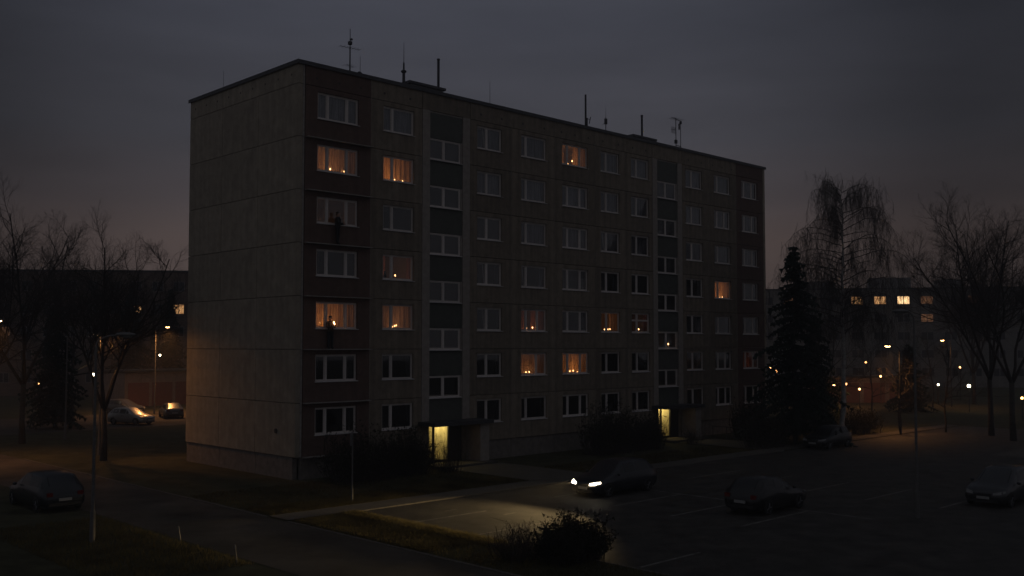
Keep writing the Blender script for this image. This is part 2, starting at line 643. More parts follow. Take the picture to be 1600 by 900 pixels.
panel_cache = {}
for c, (u0, u1, a0, a1, mu, m) in COLS.items():
    b = MB().holed(u0 + G, u1 - G, G, FH - G, a0, a1, WZ0, WZ1, 0, TH)
    panel_cache[c] = b.mesh('wall_panel', M[m])
    for row in range(1, 8):
        link('wall_panel', panel_cache[c], block, (0, 0, z_of(row)))
    MB().box(u0 + G, u1 - G, 0, TH, TOPJ + G, ROOF - 0.10).build('attic_panel', M[m], block)
    MB().box(u0 + G, u1 - G, 0.08, TH + 0.08, -0.3, P0 - G).build('plinth_panel', M['plinth'], block)
    for k in range(2 if u1 - u0 < 4 else 3):          # round ventilation holes under the roof
        uu = u0 + (u1 - u0) * (k + 0.5) / (2 if u1 - u0 < 4 else 3)
        MB().tube((uu, -0.006, TOPJ + 0.42), (uu, 0.05, TOPJ + 0.42), 0.075, 0.075, 10).build('vent_hole', M['recess'], block)

# gable: three panels per storey, its end visible round the corner
GW = [0.0, 4.06, 8.12, DEP]
gm = {}
for i in range(3):
    gm[i] = MB().box(0, TH, GW[i] + G, GW[i + 1] - G, G, FH - G).mesh('gable_panel', M['gable'])
    for row in range(1, 8):
        link('gable_panel', gm[i], block, (0, 0, z_of(row)))
    MB().box(0, TH, GW[i] + G, GW[i + 1] - G, TOPJ + G, ROOF - 0.10).build('attic_panel', M['gable'], block)
    MB().box(0.08, TH + 0.08, GW[i] + (0.37 if i == 0 else G), GW[i + 1] - G, -0.3, P0 - G).build('plinth_panel', M['plinth'], block)
    for k in range(3):
        vv = GW[i] + (GW[i + 1] - GW[i]) * (k + 0.5) / 3
        MB().tube((-0.006, vv, TOPJ + 0.55), (0.05, vv, TOPJ + 0.55), 0.06, 0.06, 10).build('vent_hole', M['recess'], block)
MB().box(0.10, 0.30, GW[1] - 1.5, GW[1] - 0.9, 0.25, 0.85).build('cellar_window', M['recess'], block)
MB().tube((-0.05, 1.85, P0 + 1.28), (0.02, 1.85, P0 + 1.28), 0.13, 0.13, 14).build('round_vent', M['recess'], block)
# corner strip between gable and the red bay, and raised joint filler lines
MB().box(0.30, 0.40, 0.02, TH, P0, ROOF - 0.1).build('corner_strip', M['joint'], block)
for uu in [4.69, 15.65, 19.60, 23.66, 27.05, 37.15, 41.15]:
    MB().box(uu - G, uu + G, 0.012, 0.05, P0, ROOF - 0.12).build('joint_strip', M['joint'], block)
for vv in GW[1:3]:
    MB().box(0.02, 0.06, vv - G, vv + G, P0, ROOF - 0.12).build('joint_strip', M['recess'], block)
MB().box(LEN - 0.30 + G, LEN, 0.0, TH, -0.3, ROOF - 0.10).build('end_strip', M['gable'], block)

# load-bearing frame behind the panels: slabs, cross walls, spine, rear and end walls
for a_, b_ in ((TH + 0.002, 8.26), (12.20, 30.0), (33.85, LEN - TH - 0.002)):
    MB().box(a_, b_, TH + 0.002, DEP - 0.3, P0 - 0.10, P0 + 0.10).build('floor_slab', M['inner'], block)
for k in range(1, 8):
    z = P0 + k * FH
    MB().box(TH + 0.002, LEN - TH - 0.002, TH + 0.002, DEP - 0.3, z - 0.10, z + 0.10).build('floor_slab', M['inner'], block)
for uu in (4.69, 8.36, 12.10, 15.65, 19.60, 23.66, 27.05, 30.10, 33.75, 37.15, 41.15):
    MB().box(uu - 0.09, uu + 0.09, TH + 0.004, 5.0, -0.2, ROOF - 0.3).build('cross_wall', M['inner'], block)
MB().box(TH + 0.01, LEN - TH - 0.01, 5.0, 5.2, -0.2, ROOF - 0.3).build('spine_wall', M['inner'], block)
MB().box(0.001 + TH, LEN, DEP - 0.28, DEP, -0.3, ROOF - 0.1).build('rear_wall', M['concrete'], block)
MB().box(LEN - TH, LEN - 0.002, TH + 0.002, DEP - 0.282, -0.3, ROOF - 0.1).build('end_wall', M['gable'], block)
# roof
MB().box(-0.02, LEN + 0.02, -0.02, DEP + 0.02, ROOF - 0.098, ROOF - 0.04).build('roof_deck', M['roofing'], block)
rf = MB()
for a in ((-0.10, LEN + 0.10, -0.10, 0.22), (-0.10, LEN + 0.10, DEP - 0.22, DEP + 0.10), (-0.10, 0.22, 0.222, DEP - 0.222), (LEN - 0.22, LEN + 0.10, 0.222, DEP - 0.222)):
    rf.box(*a, ROOF - 0.16 + 0.1225, ROOF + 0.04)
rf.build('roof_edge', M['flashing'], block)
drip = MB()
drip.box(-0.10, LEN + 0.10, -0.10, -0.065, ROOF - 0.17, ROOF - 0.0385)
drip.box(-0.10, -0.065, -0.0645, DEP + 0.10, ROOF - 0.17, ROOF - 0.0385)
drip.build('roof_fascia', M['flashing'], block)
# narrow stone ledges along the storey joints of the red corner bay
for row in range(1, 8):
    MB().box(0.44, 4.66, -0.30, -0.002, z_of(row) - 0.035, z_of(row) + 0.012).build('ledge', M['joint'], block)

# ------------------------------------------------------------------ windows
frame_cache, pane_cache, sill_cache, curtain_cache = {}, {}, {}, {}
FY0, FY1 = 0.11, 0.18


def window(parent, name, u, z, w, h, mul, bar=None, curtain=None, cover=(0.0, 1.0), tilt=None, reveal=True):
    mul = tuple(round(x, 2) for x in mul)
    key = (round(w, 2), round(h, 2), mul, bar)
    if key not in frame_cache:
        b = MB()
        t = 0.06
        b.holed(0, w, 0, h, t, w - t, t, h - t, FY0, FY1)
        xs = [t] + [x for f in mul for x in (f * w - 0.055, f * w + 0.055)] + [w - t]
        for f in mul:
            b.box(f * w - 0.055, f * w + 0.055, FY0 - 0.012, FY1 - 0.003, t + 0.0015, h - t - 0.0015)
        for i in range(0, len(xs), 2):                   # opening leaves inside the fixed frame
            b.holed(xs[i] + 0.002, xs[i + 1] - 0.002, t + 0.002, h - t - 0.002, xs[i] + 0.05, xs[i + 1] - 0.05, t + 0.05, h - t - 0.05, FY0 + 0.015, FY1 - 0.01)
        if bar:
            for i in range(0, len(xs), 2):
                b.box(xs[i] + 0.052, xs[i + 1] - 0.052, FY0 + 0.004, FY1 - 0.006, h * bar - 0.06, h * bar + 0.06)
        frame_cache[key] = b.mesh('window', M['frame'])
        pane_cache[key] = [MB().box(xs[i] + 0.045, xs[i + 1] - 0.045, FY0 + 0.035, FY0 + 0.041, t + 0.045, h - t - 0.045).mesh('pane', M['glass'])
                           for i in range(0, len(xs), 2)]
        sill_cache[key] = MB().add([(-0.05, -0.07, -0.035), (w + 0.05, -0.07, -0.035), (w + 0.05, FY0, 0.0), (-0.05, FY0, 0.0),
                                    (-0.05, -0.07, -0.005), (w + 0.05, -0.07, -0.005), (w + 0.05, FY0, 0.03), (-0.05, FY0, 0.03)],
                                   [(0, 3, 2, 1), (4, 5, 6, 7), (0, 1, 5, 4), (1, 2, 6, 5), (2, 3, 7, 6), (3, 0, 4, 7)]).mesh('sill', M['sill'])
    o = link(name, frame_cache[key], parent, (u, 0, z))
    for pm in pane_cache[key]:
        link('pane', pm, o)
    if reveal:
        link('sill', sill_cache[key], o)
    if curtain:
        for (c0, c1) in (cover if hasattr(cover[0], '__len__') else (cover,)):
            ck = (round(w, 2), round(c0, 2), round(c1, 2), curtain, round(h, 2))
            if ck not in curtain_cache:
                b = MB()
                x0, x1 = (w + 0.2) * c0 - 0.1, (w + 0.2) * c1 - 0.1
                n = max(12, int((x1 - x0) * 26))
                r0 = random.Random(hash(ck) % 997 if False else int(w * 100 + c0 * 10 + c1 * 7))
                ph = [r0.uniform(0, 6.3) for _ in range(3)]
                vs_ = []
                for i in range(n + 1):
                    x = x0 + (x1 - x0) * i / n
                    y = 0.37 + 0.030 * math.sin(x * 19 + ph[0]) + 0.022 * math.sin(x * 37 + ph[1]) + 0.015 * math.sin(x * 7 + ph[2])
                    vs_ += [(x, y * 0.6 + 0.15, h + 0.12), (x, y, -0.35)]
                b.add(vs_, [(2 * i, 2 * i + 1, 2 * i + 3, 2 * i + 2) for i in range(n)])
                curtain_cache[ck] = b.mesh('curtain', CURT[curtain], True)
            link('curtain', curtain_cache[ck], o)
    return o


# which windows are lit by candles: (col, row) -> curtain, cover, power of the light added inside the room
LIT = {
    (1, 2): ('warm', (0, 1), 10.0), (2, 2): ('amber', (0, 1), 16.0), (5, 1): ('amber', ((0, 0.22), (0.55, 1)), 12.0),
    (1, 3): ('dim', (0, 1), 6.0), (2, 4): ('red', ((0, 0.22), (0.85, 1)), 5.0), (1, 5): ('amber', (0, 1), 16.0),
    (2, 5): ('warm', (0, 1), 6.5), (4, 5): ('red', ((0, 0.30), (0.5, 1)), 4.0), (6, 5): ('warm', ((0, 0.2), (0.6, 1)), 6.0),
    (7, 5): ('red', ((0, 0.2), (0.8, 1)), 1.2), (4, 6): ('warm', (0, 1), 8.0), (5, 6): ('amber', (0, 1), 12.0), (9, 4): ('amber', (0, 1), 14.0),
    (10, 6): ('red', (0, 1), 2.2),
}
WINDOWS = {}
for c, (u0, u1, a0, a1, mu, m) in COLS.items():
    for row in range(1, 8):
        mul = mu
        bar = None
        if c == 4 and row in (5,):
            mul = (0.22, 0.66)
        if c == 4 and row == 6:
            mul = (0.62,)
        if c == 9 and row in (2, 6, 7):
            mul = (0.22, 0.66)
        if (c, row) == (7, 5):
            bar = 0.62
        if (c, row) in LIT:
            cu, cov, pw = LIT[(c, row)]
        else:
            pw = 0
            x = rng.random()
            if row <= 2:
                cu, cov = ('pale' if x < 0.35 else 'grey'), (0, 1)
            elif row == 3:
                cu, cov = ('grey' if x < 0.6 else 'dim'), (0, 1)
            elif row <= 5:
                cu, cov = (('dim' if x < 0.6 else 'grey'), ((0, 1) if x < 0.25 else ((0, 0.2), (0.8, 1))))
            else:
                cu, cov = 'dim', ((0, 0.18), (0.84, 1))
        o = window(block, 'window', a0, z_of(row) + WZ0, a1 - a0, WZ1 - WZ0, mul, bar, cu, cov)
        WINDOWS[(c, row)] = o
        if pw:
            light('room_fill_light', 'POINT', pw * 1.25, CANDLE_COL, o, ((a1 - a0) * rng.uniform(0.30, 0.62), 1.1, rng.uniform(0.25, 0.5)), shadow_soft_size=0.12)  # added light deep in the room, no candle there; evens the curtain glow
# some leaves stand tilted open, their top edge leaning into the room
for c, row in ((3, 1), (3, 4), (3, 5), (6, 3), (8, 2), (4, 4)):
    u0, u1, a0, a1, mu, m = COLS[c]
    w_, h_ = (a1 - a0) * mu[0] - 0.13, WZ1 - WZ0 - 0.15
    sm = MB().holed(0, w_, 0, h_, 0.055, w_ - 0.055, 0.055, h_ - 0.055, 0, 0.05).mesh('sash', M['frame'])
    so = link('sash', sm, WINDOWS[(c, row)], (0.075, 0.19, 0.075))
    so.rotation_euler = (-R(8), 0, 0)
# staircase bays: pilasters, green panels and the half-landing windows
for s, (p0, s0, s1, p1) in STAIRS.items():
    for a, b in ((p0 + G, s0), (s1, p1 - G)):
        MB().box(a, b, -0.015, TH, P0 + 1.36 + G, TOPJ - 0.0).build('pilaster', M['pilaster'], block)
    MB().box(p0 + G, p1 - G, 0, TH, TOPJ + G, ROOF - 0.10).build('attic_panel', M['concrete'], block)
    gp = MB().box(s0 + 0.004, s1 - 0.004, 0.06, TH, 1.23, FH - 0.085).mesh('green_panel', M['green'])
    for k in range(1, 7):
        z = P0 + k * FH
        link('green_panel', gp, block, (0, 0, z))
        mulp = (0.46,)
        cu = 'dim' if (s, k) != (2, 2) else None  # dark cloth added behind the stair panes to keep them dark
        o = window(block, 'stair_window', s0 + 0.002, z - 0.07, s1 - s0 - 0.12, 1.28, mulp, None, cu, (0.0, 1.0))
        MB().box(s1 - 0.115, s1 - 0.003, 0.05, TH, z - 0.07, z + 1.21).build('stair_jamb', M['pilaster'], block)
        WINDOWS[('s%d' % s, k)] = o
    link('green_panel', MB().box(s0 + 0.004, s1 - 0.004, 0.06, TH, P0 + 1.39, P0 + FH - 0.085).mesh('green_panel', M['green']), block)
    MB().box(s0 + 0.004, s1 - 0.004, 0.05, TH, TOPJ - 0.083, TOPJ).build('stair_lintel', M['pilaster'], block)


# ------------------------------------------------------------------ entrances under their canopies
def entrance(p0, p1, s0, s1, lit_to, power):
    zt = P0 + 1.20                                     # underside of the canopy
    # jambs either side of the opening
    MB().box(p0 + G, s0, 0.0, TH, -0.2, P0 + 1.36 - G).build('wall_panel', M['concrete'], block)
    MB().box(s1, p1 - G, 0.0, TH, -0.2, P0 + 1.36 - G).build('wall_panel', M['concrete'], block)
    MB().box(p0 - 0.25, p1 + 0.55, -1.55, -0.02, zt, zt + 0.22).build('canopy', M['flashing'], block)
    MB().box(s1 + 0.30, p1 + 0.42, -1.28, -0.03, -0.05, zt - 0.002).build('porch_wall', M['pilaster'], block)
    MB().box(p0 - 0.1, p1 + 0.5, -1.9, -0.035, -0.05, 0.16).build('doorstep', M['paving'], block)
    MB().box(s0 - 0.3, s1 + 0.25, 0.30, 4.9, 0.02, 0.17).build('hall_floor', M['paving'], block)
    # the hall is closed towards the dark part by a letter-box wall
    hw = MB().box(lit_to + 0.05, lit_to + 0.15, 0.32, 3.2, 0.17, P0 + FH - 0.12)
    hw.build('hall_wall', M['hallwall'], block)
    MB().box(p0 + 0.2, lit_to + 0.05, 2.9, 3.0, 0.17, P0 + FH - 0.12).build('hall_wall', M['hallwall'], block)
    # glazed screen: frame with a narrow side light and a wide leaf, then the solid dark door
    z0, z1 = 0.165, zt + 0.16
    fr = MB()
    fr.box(s0 + 0.002, s0 + 0.06, 0.10, 0.18, z0, z1)
    fr.box(s0 + 0.36, s0 + 0.50, 0.10, 0.18, z0, z1)
    fr.box(lit_to - 0.06, lit_to + 0.03, 0.10, 0.18, z0, z1)
    fr.box(s0 + 0.062, s0 + 0.358, 0.10, 0.18, z1 - 0.07, z1)
    fr.box(s0 + 0.502, lit_to - 0.062, 0.10, 0.18, z1 - 0.07, z1)
    fr.box(s0 + 0.062, s0 + 0.358, 0.10, 0.18, z0, z0 + 0.25)
    fr.box(s0 + 0.502, lit_to - 0.062, 0.10, 0.18, z0, z0 + 0.12)
    d = fr.build('entrance_door', M['trim'], block)
    MB().box(s0 + 0.055, s0 + 0.365, 0.135, 0.143, z0 + 0.245, z1 - 0.065).build('pane', M['glass'], d)
    MB().box(s0 + 0.495, lit_to - 0.055, 0.135, 0.143, z0 + 0.115, z1 - 0.065).build('pane', M['glass'], d)
    MB().tube((lit_to - 0.13, 0.05, z0 + 0.85), (lit_to - 0.13, 0.05, z0 + 1.15), 0.014, 0.014, 6).build('handle', M['steel'], d)
    MB().box(lit_to + 0.032, s1 - 0.002, 0.09, 0.30, z0 - 0.16, z1).build('door_leaf', M['doordark'], block)
    lp = MB().ball((0, 0, 0), (0.16, 0.16, 0.07), 12, 6).build('ceiling_lamp', M['stairlight'], block, ((s0 + lit_to) / 2 + 0.1, 1.0, P0 + 1.30), True)
    light('stair_light', 'POINT', power, (1.0, 0.74, 0.26), lp, (0, 0, -0.16), shadow_soft_size=0.10)


M['hallwall'] = mat('hall_paint', (0.62, 0.58, 0.40), 0.8, 0.12, 3.0, stain=0.3)
M['doordark'] = mat('dark_door', (0.035, 0.032, 0.035), 0.6, 0.2, 5.0)
p0, s0, s1, p1 = STAIRS[1]
entrance(p0, p1, s0, s1, 10.55, 75.0)
p0, s0, s1, p1 = STAIRS[2]
entrance(p0, p1, s0, s1, 32.25, 75.0)

# ================================================================== GROUND
def sheet(name, pts, z, m, kind='structure'):
    o = MB().add([(p[0], p[1], z) for p in pts], [tuple(range(len(pts)))]).build(name, m)
    return tag(o, kind=kind)


def uvsheet(name, rect, z, m):
    u0, u1, v0, v1 = rect
    return sheet(name, [W(u0, v0), W(u1, v0), W(u1, v1), W(u0, v1)], z, m)


gb = MB()
gb.quad((-420, -120, 0), (420, -120, 0), (420, 420, 0), (-420, 420, 0))
tag(gb.build('ground', M['grass']), kind='structure')
uvsheet('car_park', (-3.2, 60, -46, -10.15), 0.004, M['asphalt'])
uvsheet('road', (-11.3, -6.7, -60, 38), 0.004, M['road'])
uvsheet('back_road', (-45, -11.35, 26.5, 33.0), 0.004, M['road'])
uvsheet('back_car_park', (-9, 40, 38.05, 56), 0.004, M['road'])
uvsheet('footpath', (-6.55, 60, -10.0, -8.7), 0.045, M['paving'])
uvsheet('entrance_path', (8.6, 12.9, -8.60, -1.92), 0.045, M['paving'])
uvsheet('entrance_path', (30.3, 34.6, -8.60, -1.92), 0.045, M['paving'])
uvsheet('far_path', (38, 75, -24, -20.5), 0.010, M['paving'])


def kerb_run(u0, u1, v0, v1, n):
    for i in range(n):
        a, b = i / n, (i + 1) / n
        k = MB()
        if abs(u1 - u0) > abs(v1 - v0):
            k.box(u0 + (u1 - u0) * a + 0.006, u0 + (u1 - u0) * b - 0.006, v0, v0 + 0.14, -0.1, 0.055 + rng.uniform(-0.004, 0.004))
        else:
            k.box(u0, u0 + 0.14, v0 + (v1 - v0) * a + 0.006, v0 + (v1 - v0) * b - 0.006, -0.1, 0.030 + rng.uniform(-0.004, 0.004))
        k.build('kerb_stone', M['kerb'], kerb)


kerb = thing('kerb', 'row of grey kerb stones round the car park and the gable road', 'kerb', B0, YAW)
kerb['kind'] = 'structure'
kerb_run(-3.2, 30.8, -10.145, -10.0, 34)
kerb_run(-3.345, -3.2, -30, -10.15, 20)
kerb_run(-6.69, -6.55, -8.6, 20, 28)
kerb_run(-6.69, -6.55, -30, -10.1, 20)
# edge of the footpath and of the entrance paths
pe = MB()
pe.box(-6.54, 60, -8.698, -8.62, -0.1, 0.052)
pe.build('path_edge', M['kerb'], kerb)

# painted bay lines
for (u0, u1, v) in ((-3.1, 0.75, -13.7), (-3.1, 0.3, -17.35), (-3.1, 0.4, -21.1), (-3.0, 0.2, -24.9),
                    (5.6, 10.45, -16.65), (5.3, 10.45, -19.92), (5.4, 10.4, -23.2), (5.6, 10.4, -13.1),
                    (15.2, 20.2, -13.65), (15.2, 20.2, -16.9), (15.2, 19.9, -20.25), (15.0, 19.8, -23.5), (15.1, 19.9, -26.8)):
    o = MB().add([W(u0, v - 0.06, 0.008), W(u1, v - 0.06, 0.008), W(u1, v + 0.06, 0.008), W(u0, v + 0.06, 0.008)], [(0, 1, 2, 3)]).build('bay_line', M['paint'])
    tag(o, kind='structure')
for (u0, u1, v) in ((-0.55, 0.15, -12.55), (0.65, 1.35, -14.9)):
    o = MB().add([W(u0, v - 0.05, 0.008), W(u1, v - 0.05, 0.008), W(u1, v + 0.05, 0.008), W(u0, v + 0.05, 0.008)], [(0, 1, 2, 3)]).build('bay_line', M['paint'])
    tag(o, kind='structure')
o = MB().add([W(10.46, -26, 0.008), W(10.58, -26, 0.008), W(10.58, -13.3, 0.008), W(10.46, -13.3, 0.008)], [(0, 1, 2, 3)]).build('bay_line', M['paint'])
tag(o, kind='structure')

# grass blades: the lit verges close to the car park and the lawn under the camera
gr = MB()
g2 = random.Random(11)


def blades(u0, u1, v0, v1, n, hmin=0.05, hmax=0.16):
    for _ in range(n):
        p = W(g2.uniform(u0, u1), g2.uniform(v0, v1))
        a = g2.uniform(0, 6.3)
        h = g2.uniform(hmin, hmax)
        dx, dy = math.cos(a) * 0.012, math.sin(a) * 0.012
        lx, ly = g2.gauss(0, 0.05), g2.gauss(0, 0.05)
        gr.tri((p.x - dx, p.y - dy, 0), (p.x + dx, p.y + dy, 0), (p.x + lx, p.y + ly, h))


blades(-6.5, -3.36, -18.5, -10.2, 22000)
blades(-4.3, -3.36, -19.5, -10.15, 9000, 0.05, 0.22)
blades(-6.5, 3.0, -8.6, -7.0, 16000, 0.05, 0.20)
blades(-6.4, 8.4, -8.6, -6.2, 20000)
blades(-6.4, 8.3, -6.2, -1.0, 14000)
blades(-3.4, -6.5, -30, -18.5, 9000)
blades(-16, -11.5, -16, -4, 12000, 0.06, 0.2)
blades(13.2, 30, -8.6, -5.0, 12000)
tag(gr.build('grass', M['blades']), kind='stuff')

# ================================================================== CANDLES
CN = [0]


def candle(p, label, h=0.10, size=1.0, power=0.25, group='candles standing in the windows'):
    t = thing('candle', label, 'candle', p, YAW, group)
    MB().tube((0, 0, 0), (0, 0, h), 0.022, 0.020, 10).build('wax', M['wax'], t)
    b = MB()
    prof = [(0, 0.004), (0.25, 0.026), (0.5, 0.030), (0.75, 0.018), (1.0, 0.002)]
    n = 8
    vs_ = []
    fh = 0.10 * size
    for k, r in prof:
        for i in range(n):
            vs_.append((math.cos(6.2832 * i / n) * r * size, math.sin(6.2832 * i / n) * r * size, h + 0.01 + k * fh))
    b.add(vs_, [(k * n + i, k * n + (i + 1) % n, (k + 1) * n + (i + 1) % n, (k + 1) * n + i) for k in range(len(prof) - 1) for i in range(n)])
    b.build('flame', M['flame'], t, None, True)
    MB().tube((0, 0, h), (0, 0, h + 0.018), 0.003, 0.002, 5).build('wick', M['trim'], t)
    light('flame_light', 'POINT', power, CANDLE_COL, t, (0, 0, h + 0.05), shadow_soft_size=0.03)
    return t


def candle_at(col, row, x, lab, y=0.235, h=0.10, size=1.0, power=0.25, dz=0.0):
    """x: photo column of the flame, measured on the window plane."""
    if isinstance(col, int):
        z = z_of(row) + WZ0
    else:
        z = P0 + row * FH - 0.07 + 0.06
    # solve for u on the plane v = y
    best = None
    lo, hi = 0.0, LEN
    for _ in range(60):
        mid = (lo + hi) / 2
        p = W(mid, y, z + 0.15) - Vector((0, 0, H))
        d = p.y * math.cos(TILT) + p.z * math.sin(TILT)
        if 800 + FPX * p.x / d < x:
            lo = mid
        else:
            hi = mid
    u = (lo + hi) / 2
    return candle(W(u, y, z + dz), lab, h, size, power)


candle_at(1, 2, 516, 'gable-side candle of the two spaced ones in the second-row red-bay window', h=0.16, size=1.15)
candle_at(1, 2, 538, 'inner candle of the two spaced ones in the second-row red-bay window', h=0.14, size=1.2)
candle_at(2, 2, 616.5, 'first flame of the low cluster in the glowing window beside the red bay, second row', h=0.10, size=0.9)
candle_at(2, 2, 621.0, 'middle flame of the low cluster in the glowing window beside the red bay, second row', h=0.05, size=0.8)
candle_at(2, 2, 629, 'last flame of the low cluster in the glowing window beside the red bay, second row', h=0.09, size=0.95)
candle_at(5, 1, 887, 'lower candle of the pair in the only lit window of the top row', h=0.10, size=1.1)
candle_at(5, 1, 894, 'taller candle of the pair in the only lit window of the top row', h=0.32, size=1.25)
candle_at(2, 4, 617.5, 'single candle in the reddish lit window beside the red bay', h=0.22, size=1.15)
candle_at(2, 5, 613, 'lowest candle of the tight cluster in the dim window beside the candle-holding person', h=0.11, size=1.0)
candle_at(2, 5, 616.5, 'middle candle of the tight cluster in the dim window beside the candle-holding person', h=0.16, size=1.0)
candle_at(2, 5, 619.0, 'tallest candle of the tight cluster in the dim window beside the candle-holding person', h=0.20, size=0.9)
candle_at(4, 5, 822.7, 'candle behind the mullion, first of two in the red lit window, fifth row', h=0.17, size=1.05)
candle_at(4, 5, 832, 'candle in the clear pane, second of two in the red lit window, fifth row', h=0.19, size=1.15)
candle_at(6, 5, 944.5, 'candle apart from the others in the window with a row of candles, fifth row', h=0.16, size=0.95)
candle_at(6, 5, 950, 'middle candle in the window with a row of candles, fifth row', h=0.17, size=0.9)
candle_at(6, 5, 953, 'tallest candle at the end of the row of candles, fifth row window', h=0.19, size=0.95)
candle_at(7, 5, 998, 'single candle in the white window with a crossbar, fifth row', h=0.20, size=1.3)
candle_at('s2', 2, 1044.2, 'bright candle in the staircase window of the far stair bay', h=0.22, size=1.5, power=0.2)
candle_at(4, 6, 821.8, 'first of two close candles in the lit window, sixth row', h=0.14, size=1.0)
candle_at(4, 6, 827, 'second of two close candles in the lit window, sixth row', h=0.15, size=1.05)
candle_at(5, 6, 890.5, 'first candle in the bright amber window, sixth row', h=0.12, size=1.0)
candle_at(5, 6, 895.5, 'second candle in the bright amber window, sixth row', h=0.15, size=1.1)
candle_at(5, 6, 902, 'last, lowest candle in the bright amber window, sixth row', h=0.08, size=0.7)
candle_at(9, 4, 1124.5, 'first low candle in the amber window of the far end, fourth row', h=0.06, size=0.9)
candle_at(9, 4, 1128.5, 'second low candle in the amber window of the far end, fourth row', h=0.09, size=0.9)

# dark vase in the reddish window
vz = z_of(4) + WZ0
prof = [(0.05, 0.0), (0.085, 0.08), (0.10, 0.22), (0.07, 0.36), (0.045, 0.42), (0.07, 0.50)]
b = MB()
n = 12
b.add([(r * math.cos(6.2832 * i / n), r * math.sin(6.2832 * i / n), z) for r, z in prof for i in range(n)],
      [(k * n + i, k * n + (i + 1) % n, (k + 1) * n + (i + 1) % n, (k + 1) * n + i) for k in range(len(prof) - 1) for i in range(n)])
tag(b.build('vase', M['trim'], None, W(5.86, 0.22, vz), True), 'tall dark vase on the sill of the reddish candle-lit window', 'vase')

# ================================================================== PEOPLE on the ledges
def clothes_mat(name, jacket, trousers):
    m = bpy.data.materials.new(name)
    m.use_nodes = True
    nt = m.node_tree
    N = nt.nodes
    b = N['Principled BSDF']
    b.inputs['Roughness'].default_value = 0.85
    t = N.new('ShaderNodeTexCoord')
    s = N.new('ShaderNodeSeparateXYZ')
    nt.links.new(t.outputs['Object'], s.inputs[0])
    mr = N.new('ShaderNodeMapRange')
    mr.inputs['From Max'].default_value = 2.0
    nt.links.new(s.outputs['Z'], mr.inputs['Value'])
    r = N.new('ShaderNodeValToRGB')
    r.color_ramp.interpolation = 'CONSTANT'
    e = r.color_ramp.elements
    e[0].position = 0.0
    e[0].color = (0.015, 0.013, 0.012, 1)
    e[1].position = 0.045
    e[1].color = (*trousers, 1)
    for p, c in ((0.455, jacket), (0.748, (0.50, 0.32, 0.24))):
        x = e.new(p)
        x.color = (*c, 1)
    nt.links.new(mr.outputs[0], r.inputs['Fac'])
    nt.links.new(r.outputs[0], b.inputs['Base Color'])
    return m


def skinned(name, verts, edges, radii, material, parent, root=0, sub=1):
    me = bpy.data.meshes.new(name)
    bm = bmesh.new()
    lay = bm.verts.layers.skin.verify()
    vv = [bm.verts.new(v) for v in verts]
    for a, b_ in edges:
        bm.edges.new((vv[a], vv[b_]))
    for i, v in enumerate(vv):
        r = radii[i]
        v[lay].radius = r if hasattr(r, '__len__') else (r, r)
        v[lay].use_root = (i == root)
    bm.to_mesh(me)
    bm.free()
    me.materials.append(material)
    o = link(name, me, parent)
    o.modifiers.new('skin', 'SKIN').use_smooth_shade = True
    sb = o.modifiers.new('subdivision', 'SUBSURF')
    sb.levels = sb.render_levels = sub
    return o


